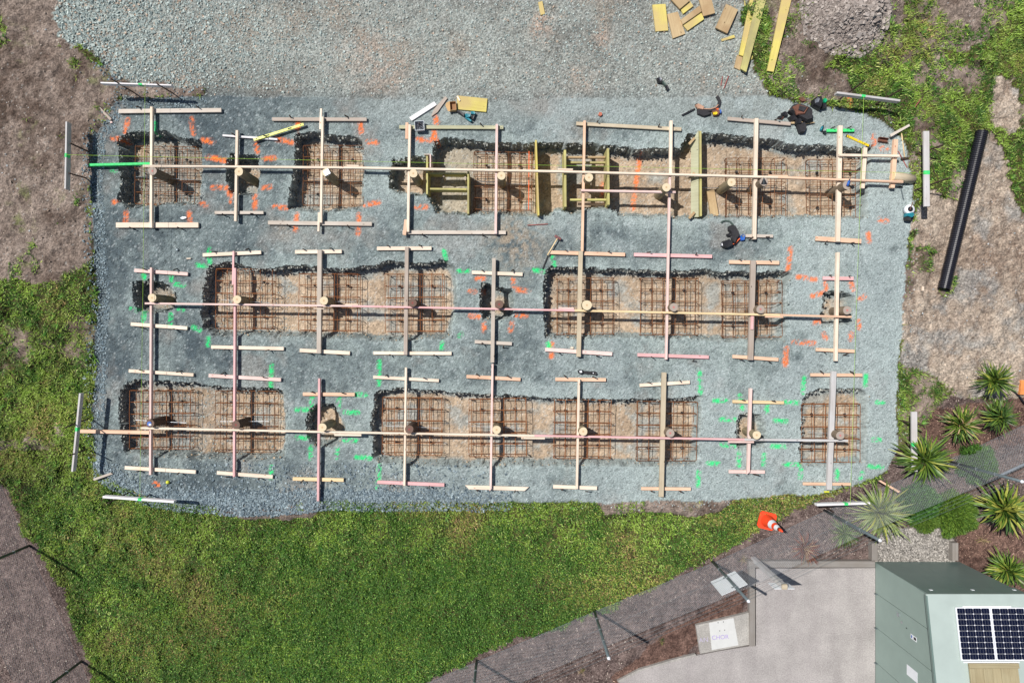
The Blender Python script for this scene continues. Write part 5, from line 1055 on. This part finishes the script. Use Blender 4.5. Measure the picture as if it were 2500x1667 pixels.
# fence
def fence(label, pts, hgt, meshtop, pitch, postm, strands, hposts=None, railseg=None):
    g0 = P(*pts[0]); t = empty('chain_link_fence', (g0[0], g0[1], 0), label, 'fence'); o0 = Vector((g0[0], g0[1], 0))
    w3 = [Vector((*P(*p), 0))-o0 for p in pts]
    for k_, p in enumerate(w3):
        if hposts and k_ not in hposts: continue
        MB().tube([p+Vector((0, 0, -.2)), p+Vector((0, 0, hgt))], .032, 10).build('post', M[postm], t, True); MB().tube([p+Vector((0, 0, hgt)), p+Vector((0, 0, hgt+.03))], [.038, .02], 10).build('cap', M['white'], t)
        for zc in (.5, 1.1, 1.7): MB().tube([p+Vector((0, 0, zc)), p+Vector((0, 0, zc+.03))], .038, 10).build('clamp', M['galv'], t)
    # woven wire: zig-zag vertical strands sharing one mesh
    b = MB()
    for s0, s1 in zip(w3[:-1], w3[1:]):
        d = s1-s0; L_ = d.length; u = d.normalized(); n_ = int(L_/pitch); nr_ = int(meshtop/(pitch*.5))
        for k_ in range(-int(meshtop/pitch), n_+1):
            for sg in (1, -1):
                a0, a1 = k_*pitch, k_*pitch+meshtop
                if sg < 0: a0, a1 = a1, a0
                z0_, z1_ = .03, meshtop
                # clip to the panel
                def clipz(aa, zz, ab, zb):
                    if aa < 0: zz += (0-aa)/(ab-aa)*(zb-zz); aa = 0
                    if aa > L_: zz += (L_-aa)/(ab-aa)*(zb-zz); aa = L_
                    return aa, zz
                if max(a0, a1) <= 0 or min(a0, a1) >= L_: continue
                pa, za = clipz(a0, z0_, a1, z1_); pb, zb_ = clipz(a1, z1_, a0, z0_)
                if abs(pa-pb) < .02: continue
                p0 = s0+u*pa+Vector((0, 0, za)); p1 = s0+u*pb+Vector((0, 0, zb_)); w_ = .0014
                nrm = Vector((-u.y, u.x, 0))*w_; b.add([p0+nrm, p0-nrm, p0+Vector((0, 0, w_*1.6)), p1+nrm, p1-nrm, p1+Vector((0, 0, w_*1.6))], [(0, 1, 4, 3), (1, 2, 5, 4), (2, 0, 3, 5)])
    tag(b.build('wire_mesh', M['wire'], t), kind='stuff')
    for zc in (.05, meshtop*.55, meshtop)+strands: MB().tube([p+Vector((0, 0, zc)) for p in w3], .0028, 4, False).build('strand_wire', M['galvdull'], t)
    if railseg: 
        i0_, i1_, zr = railseg; MB().tube([w3[i0_]+Vector((0, 0, zr)), w3[i1_]+Vector((0, 0, zr))], .03, 10).build('rail', M['galv'], t)
    return t, w3
ft, fw = fence('tall chain link security fence with three top wires running up to the right', [(880, 1735), (1164, 1613), (1451, 1490.5), (1741, 1372), (2014, 1246), (2309, 1124), (2570, 1003)], 2.50, 1.95, .070, 'galvdull', (2.12, 2.28, 2.44), railseg=(5, 6, 1.85))
fence('dark posted chain link fence at the lower left along the bark', [(-60, 1040), (70.6, 1332), (197, 1615), (330, 1910)], 2.50, 1.95, .07, 'postgreen', (2.2, 2.44), hposts=(1, 2, 3))
# blank white sign on the fence post, seen from behind the wire
u = (Vector(P(2014, 1246))-Vector(P(1741, 1372))).normalized(); uu = (Vector(P(1793, 1390.6, .87))-Vector(P(1733, 1416.7, .87)))
c = (Vector(P(1793, 1390.6, .87))+Vector(P(1733, 1416.7, .87)))/2; c += Vector((u.y, -u.x))*.03
t = empty('fence_sign', (c.x, c.y, .87), 'blank white square sign hung on the fence post above the concrete block', 'sign', None, math.atan2(uu.y, uu.x))
MB().box(-uu.length/2, uu.length/2, -.004, .004, 0, .86).build('panel', M['signwhite'], t); MB().box(-.03, .03, .004, .012, .1, .16).build('bracket', M['galv'], t); MB().box(-.03, .03, .004, .012, .7, .76).build('bracket', M['galv'], t)
# square post with sign on the paving
x, y = P(1840, 1364, 0); t = empty('sign_post', (x, y, 0), 'pale grey post carrying a small white sign at the corner of the paving', 'sign post')
MB().box(-.05, .05, -.05, .05, -.1, 1.86).build('post', M['greywood'], t); MB().prism([(-.055, -.055), (.055, -.055), (.065, .0), (.055, .055), (-.055, .055)], 1.86, 1.9).build('post_cap', M['olivewood'], t)
MB().box(-.20, .24, -.068, -.058, 1.48, 1.84).build('sign_panel', M['signwhite'], t)

# cabinet building
bx0, by0 = 8.867, -5.38; bx1, by1 = 10.936, -9.2; H1 = 1.75
def roofz(y_): return 2.2+.182*(by0-y_)
t = empty('equipment_cabinet', (bx0, by0, 0), 'green metal equipment cabinet with a sloping roof at the lower right corner', 'cabinet'); O0 = Vector((bx0, by0, 0))
MB().box(.012, bx1-bx0-.01, by1-by0, -.012, -.05, 1.74).build('core', M['gap'], t)
MB().box(0, 1.02, -.012, 0, -.05, H1).build('back_panel', M['cabdark'], t); MB().box(1.026, bx1-bx0, -.012, 0, -.05, H1).build('back_panel', M['cabdark'], t)
segs = [(0, -.745), (-.745, -1.575), (-1.575, -2.425), (-2.425, -3.82)]
for k_, (a0, a1) in enumerate(segs):
    b = MB(); zt0 = H1+.0; y0_, y1_ = a0-.006, a1+.006
    vs = [(-.004, y0_, .02), (.012, y0_, .02), (.012, y1_, .02), (-.004, y1_, .02)]; za, zb_ = roofz(by0+y0_)-.06, roofz(by0+y1_)-.06
    vs += [(-.004, y0_, za), (.012, y0_, za), (.012, y1_, zb_), (-.004, y1_, zb_)]
    b.add(vs, [(3, 2, 1, 0), (4, 5, 6, 7), (0, 1, 5, 4), (1, 2, 6, 5), (2, 3, 7, 6), (3, 0, 4, 7)])
    o = b.build('door' if k_ else 'side_panel', M['cabgreen'], t)
    if k_ == 1:
        hb_ = MB(); hb_.box(-.03, -.005, -.84-.07, -.84+.01, 1.0, 1.06); hb_.tube([(-.03, -.84, 1.03), (-.05, -.80, 1.03), (-.05, -.74+-.14, 1.10)], .009, 6); hb_.build('handle', M['silver'], o)
        MB().box(-.012, -.005, -1.02, -.97, 1.12, 1.18).build('lock', M['silver'], o); MB().box(-.012, -.005, -1.06, -1.04, 1.32, 1.36).build('slot', M['gap'], o)
        MB().box(-.010, -.005, -1.20, -1.10, 1.50, 1.72).build('warning_label', M['white'], o); MB().box(-.012, -.009, -1.18, -1.12, 1.62, 1.71).build('warning_symbol', M['black'], o); MB().box(-.012, -.009, -1.18, -1.12, 1.52, 1.56).build('warning_symbol', M['blue'], o)
    if k_ in (2, 3):
        MB().box(-.009, -.005, -2.08 if k_ == 2 else -2.72, -1.85 if k_ == 2 else -2.5, 1.35, 1.75).build('notice', M['white'], o)
for k_ in (-.75, -1.58, -2.43): MB().box(-.05, -.006, k_-.012, k_+.012, .05, .12).build('hinge', M['galvdull'], t)
# fascia, roof
MB().box(-.02, bx1-bx0+.02, -.01, .02, H1+.02, 2.17).build('fascia', M['cabdark'], t)
for dx in (.18, 1.08, 1.98): MB().box(dx-.03, dx+.03, .02, .028, 1.9, 1.95).build('vent', M['white'], t)
xa, xb = 8.78-bx0, bx1-bx0+.1; ya, yb = .03, -3.9; th = .035
b = MB(); b.add([(xa, ya, roofz(by0)-.0-th), (xb, ya, roofz(by0)-th), (xb, yb, roofz(by0+yb)-th), (xa, yb, roofz(by0+yb)-th), (xa, ya, roofz(by0)), (xb, ya, roofz(by0)), (xb, yb, roofz(by0+yb)), (xa, yb, roofz(by0+yb))],
                [(3, 2, 1, 0), (4, 5, 6, 7), (0, 1, 5, 4), (1, 2, 6, 5), (2, 3, 7, 6), (3, 0, 4, 7)]); b.f[1] = (4, 5, 6, 7); b.build('roof', M['cabroof'], t)
MB().box(xa-.012, xa+.02, yb, -.0, -.05, .012).build('roof_edge', M['cabdark'], t, loc=(0, 0, 2.2), rot=(-math.atan(.182), 0, 0))
slope = math.atan(.182)
def unroof(px, py):                                   # photo pixel on the roof plane
    z = 2.35
    for _ in range(12):
        x_, y_ = P(px, py, z); z = roofz(y_)+.03
    return Vector((x_, y_, z))
def panel(q0, q1, q2, label):                         # top-left, top-right, bottom-left pixels
    a, b_, c_ = unroof(*q0), unroof(*q1), unroof(*q2); W = (b_-a).length; D_ = (c_-a).length
    W = b_.x-a.x
    t = bpy.data.objects.new('solar_panel', None); COL.objects.link(t); t.location = a; t.rotation_euler = (-slope*-1*-1, 0, 0); t.empty_display_size = .1
    tag(t, label, 'solar panel', 'solar panels on the cabinet roof')
    MB().box(0, W, -D_, 0, .0, .03).build('frame', M['white'], t); mg = .02
    cw, chh = (W-2*mg)/4, (D_-2*mg)/9
    g_ = .0018; cm = min(.014, cw*.12)
    pts = [(g_+cm, g_), (cw-g_-cm, g_), (cw-g_, g_+cm), (cw-g_, chh-g_-cm), (cw-g_-cm, chh-g_), (g_+cm, chh-g_), (g_, chh-g_-cm), (g_, g_+cm)]
    cme = MB().prism(pts, 0, .002); me = mesh('cell', cme.v, cme.f, M['cell'])
    fb = MB()
    for i_ in range(4):
        for j_ in range(9): link('cell', me, t, (mg+i_*cw, -D_+mg+j_*chh, .0305))
    for i_ in range(4):
        for s_ in (.33, .67): fb.box(mg+(i_+s_)*cw-.0012, mg+(i_+s_)*cw+.0012, -D_+mg, -mg, .033, .0335)
    fb.build('busbars', M['galv'], t); return t
panel((2331, 1481), (2414.5, 1481.5), (2347, 1611), 'solar panel nearer the cabinet doors'); panel((2416, 1481.5), (2499, 1482), (2431, 1611), 'solar panel cut by the right edge of the photo')
for nm_, (p0_, p1_) in (('upper', ((2350, 1478.5), (2468, 1479))), ('lower', ((2352, 1613.5), (2488, 1613.5)))):
    a, b_ = unroof(*p0_), unroof(*p1_); MB().box(0, b_.x-a.x, -.03, .0, -.015, .012).build('panel_rail', M['white'], ft.parent or t, loc=(a.x-bx0, a.y-by0, a.z-.0), rot=(-slope*-1*-1, 0, 0))
a = unroof(2363, 1617); b_ = unroof(2484, 1617); W = b_.x-a.x
t2 = bpy.data.objects.new('roof_hatch', None); COL.objects.link(t2); t2.location = a; t2.rotation_euler = (-slope, 0, 0); tag(t2, 'weathered wooden hatch lying on the cabinet roof below the solar panels', 'hatch')
M['hatchwood'] = wood('hatchwood', lin(176, 164, 130), lin(110, 100, 72), knots=False)
def hb2(x0_, x1_, y0_, y1_, z0_, z1_, nm):
    L_, w_ = y1_-y0_, x1_-x0_
    if L_ > w_: bar_mesh(L_, w_, z1_-z0_).build(nm, M['hatchwood'], t2, loc=((x0_+x1_)/2, (y0_+y1_)/2, z1_), rot=(0, 0, math.pi/2))
    else: bar_mesh(w_, L_, z1_-z0_).build(nm, M['hatchwood'], t2, loc=((x0_+x1_)/2, (y0_+y1_)/2, z1_))
hb2(0, W, -.1, 0, 0, .05, 'frame'); hb2(0, .1, -1.2, -.102, 0, .05, 'frame')
for k_ in range(5): hb2(.105+k_*(W-.12)/5, .10+(k_+1)*(W-.12)/5, -1.2, -.104, 0, .035+.003*(k_ % 2), 'plank')

# ------------------------------------------------------------------ plants
def leaf_mesh(L_, w_, droop, m, fold=.25):
    vs = []; n_ = 6
    for i_ in range(n_+1):
        s_ = i_/n_; r_ = L_*s_*(1-.18*droop*s_); z_ = L_*(.62*s_-.62*droop*s_*s_*1.1); ww = w_*(.55+1.5*s_)*(1-s_)**.7+.001
        vs += [(r_, -ww, z_+ww*fold), (r_, 0, z_), (r_, ww, z_+ww*fold)]
    fs = []
    for i_ in range(n_): a0 = 3*i_; fs += [(a0, a0+3, a0+4, a0+1), (a0+1, a0+4, a0+5, a0+2)]
    return mesh('leaf', vs, fs, M[m], True)
leafbank = {m: [leaf_mesh(.5, .017, d_, m) for d_ in (.35, .7, 1.0, 1.3)] for m in ('leaf', 'leafyellow', 'leafdark', 'leafpale', 'leafdry', 'leafred')}
def flax(px, py, rad, zc, mix, label, nm='flax_plant', cat='flax', n_=190, wide=.8, grp='spiky flax plants in the mulch', hub=None):
    x, y = P(px, py, zc); t = empty(nm, (x, y, zg(x, y)), label, cat, grp)
    MB().tube([(0, 0, -.05), (.01, 0, zc*.6), (0, 0, zc)], [.05, .04, .03], 8).build('stem', M['trunk'], t)
    for k_ in range(n_):
        m = random.choices([q_[0] for q_ in mix], [q_[1] for q_ in mix])[0]; o = link('leaf', random.choice(leafbank[m]), t, (random.uniform(-.03, .03), random.uniform(-.03, .03), zc*random.uniform(.55, 1.0)))
        tl = random.uniform(-1.0, .3) if k_ % 3 else random.uniform(-1.5, -.6)
        s_ = rad/100/.5*random.uniform(.72, 1.18)*(H-zc)/H; o.scale = (s_, s_*wide*random.uniform(.8, 1.3), s_); o.rotation_euler = (random.uniform(-.3, .3), tl*.75, random.random()*6.283)
    return t
GM = (('leaf', 5), ('leafyellow', 1.2), ('leafdark', 2.5))
flax(2427, 929, 56, .55, GM, 'upright green flax nearest the bare clay at the right edge'); flax(2348, 1037, 60, .6, (('leaf', 5), ('leafyellow', 2), ('leafdark', 1.5), ('leafdry', .8)), 'bright flax with dry straw leaves on its left side')
flax(2442, 1018, 52, .6, (('leaf', 3), ('leafyellow', .5), ('leafdark', 4)), 'darker flax touching the bright one on its right'); flax(2256, 1122, 76, .6, GM, 'large flax spreading under the grey setting out board')
flax(2449, 1241, 78, .7, (('leaf', 4), ('leafyellow', 3), ('leafdark', 2)), 'largest broad leaved flax at the right edge beyond the fence', wide=1.15); flax(2462, 1393, 56, .6, (('leaf', 4), ('leafyellow', 1.5), ('leafdark', 2)), 'flax beside the green cabinet back wall', wide=1.0)
flax(2146, 1250, 88, .45, (('leafpale', 5), ('leaf', 3), ('leafyellow', 1)), 'pale fine leaved flax spreading behind the fence mesh', wide=.6, n_=170); flax(2062, 1300, 46, .3, (('leafdark', 4), ('leaf', 3), ('leafpale', 2)), 'small green tussock near the timber edging behind the fence', wide=.5, n_=130)
flax(1965, 1338, 44, .3, (('leafred', 6), ('leafdry', 1.3)), 'small red bronze flax above the paving edging', n_=110, wide=.7)
for px_, py_, r_, lb_ in ((1815, 1366, 17, 'tiny dry grass tuft on the bark near the fence sign'), (1420, 1640, 14, 'tiny dry tuft in the bark by the lower fence'), (1615, 1565, 13, 'tiny green tuft left of the concrete block'), (2400, 1318, 20, 'small bare twiggy tuft right of the pebble bed')):
    flax(px_, py_, r_, .06, (('leafdry', 3), ('leafyellow', 1)) if r_ != 13 else (('leafdark', 3), ('leafyellow', 1)), lb_, 'grass_tuft', 'tuft', 26, .4, 'little tufts in the bark')
for py_, lb_ in ((1478, 'uppermost tiny weed at the foot of the cabinet'), (1496, 'tiny weed at the foot of the cabinet, second from the top'), (1612, 'reddish tiny weed at the foot of the lower cabinet door'), (1651, 'lowest tiny weed at the foot of the cabinet')): flax(2133, py_, 7, .03, (('leafred', 2), ('leafdark', 2)), lb_, 'weed', 'weed', 14, .5, 'weeds at the foot of the cabinet')
fol = attrmat('shrub_foliage', [], .55, 0, spec=.3)
def shrub(px, py, rad, h_, c1, c2, label, n_=5200):
    x, y = P(px, py, h_*.6); t = empty('round_shrub', (x, y, zg(x, y)), label, 'shrub', 'low round shrubs in the mulch'); r_ = rad/100
    MB().tube([(0, 0, -.05), (0, 0, h_*.5)], [.04, .03], 7).build('stem', M['trunk'], t)
    th = rng.random(n_)*2*math.pi; v = rng.random(n_)**.5; el = np.arccos(v**1.0*.99); rr = r_*(.84+.16*rng.random(n_))*(1+.10*np.sin(th*5+px)+.08*np.sin(th*9))
    cx_ = np.stack([np.cos(th)*v, np.sin(th)*v, np.sqrt(1-v*v*.98)], -1); b0 = cx_*np.stack([rr, rr, np.full(n_, h_)*(.8+.2*rng.random(n_))], -1)
    dr = cx_+np.stack([rng.normal(0, .55, n_), rng.normal(0, .55, n_), rng.normal(.1, .3, n_)], -1); dr /= np.linalg.norm(dr, axis=1)[:, None]
    sd_ = np.cross(dr, rng.normal(0, 1, (n_, 3))); sd_ /= np.linalg.norm(sd_, axis=1)[:, None]; l_ = .05+.05*rng.random(n_); w_ = .009+.007*rng.random(n_)
    Vv = np.stack([b0-dr*l_[:, None]*.5, b0+sd_*w_[:, None], b0+dr*l_[:, None], b0-sd_*w_[:, None]], 1).reshape(-1, 3)
    cc = np.where((rng.random(n_) > .45)[:, None], L(*c1), L(*c2))*(.6+.8*rng.random((n_, 1)))
    o = bulk('foliage', Vv, np.arange(4*n_).reshape(n_, 4), np.repeat(cc, 4, 0), fol); o.parent = t; o['kind'] = 'stuff'
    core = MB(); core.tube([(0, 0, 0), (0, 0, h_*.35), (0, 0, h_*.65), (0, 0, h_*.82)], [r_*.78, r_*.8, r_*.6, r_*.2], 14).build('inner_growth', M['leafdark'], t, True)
shrub(2397, 1135, 47, .5, (86, 124, 52), (60, 96, 42), 'round green shrub behind the fence mesh left of the steel brace', 6000); shrub(2342, 1258, 55, .55, (104, 132, 50), (74, 106, 40), 'bright green round shrub above the pebble bed', 7500)
shrub(2256, 1232, 50, .5, (84, 126, 56), (58, 98, 44), 'green shrub behind the mesh beside the pale flax', 6000); shrub(2265, 1268, 34, .4, (104, 130, 52), (74, 104, 40), 'low green shrub just above the pebble bed edge', 3500)
# bits at the right edge
x, y = P(2497, 945, .1); tag(MB().prism([(-.06, -.18), (.12, -.18), (.12, .17), (-.03, .17)], 0, .1).build('orange_crate', M['orange_plastic'], None, loc=(x, y, 0)), 'orange plastic object cut by the right edge of the photo', 'crate')
tag(MB().tube([(*P(2455, 945, .05), .05), (*P(2472, 952, .05), .05), (*P(2488, 966, .05), .05), (*P(2502, 985, .05), .05)], .02, 8).build('black_hose', M['pipe'], None, True), 'black hose curving past the flax at the right edge', 'hose')
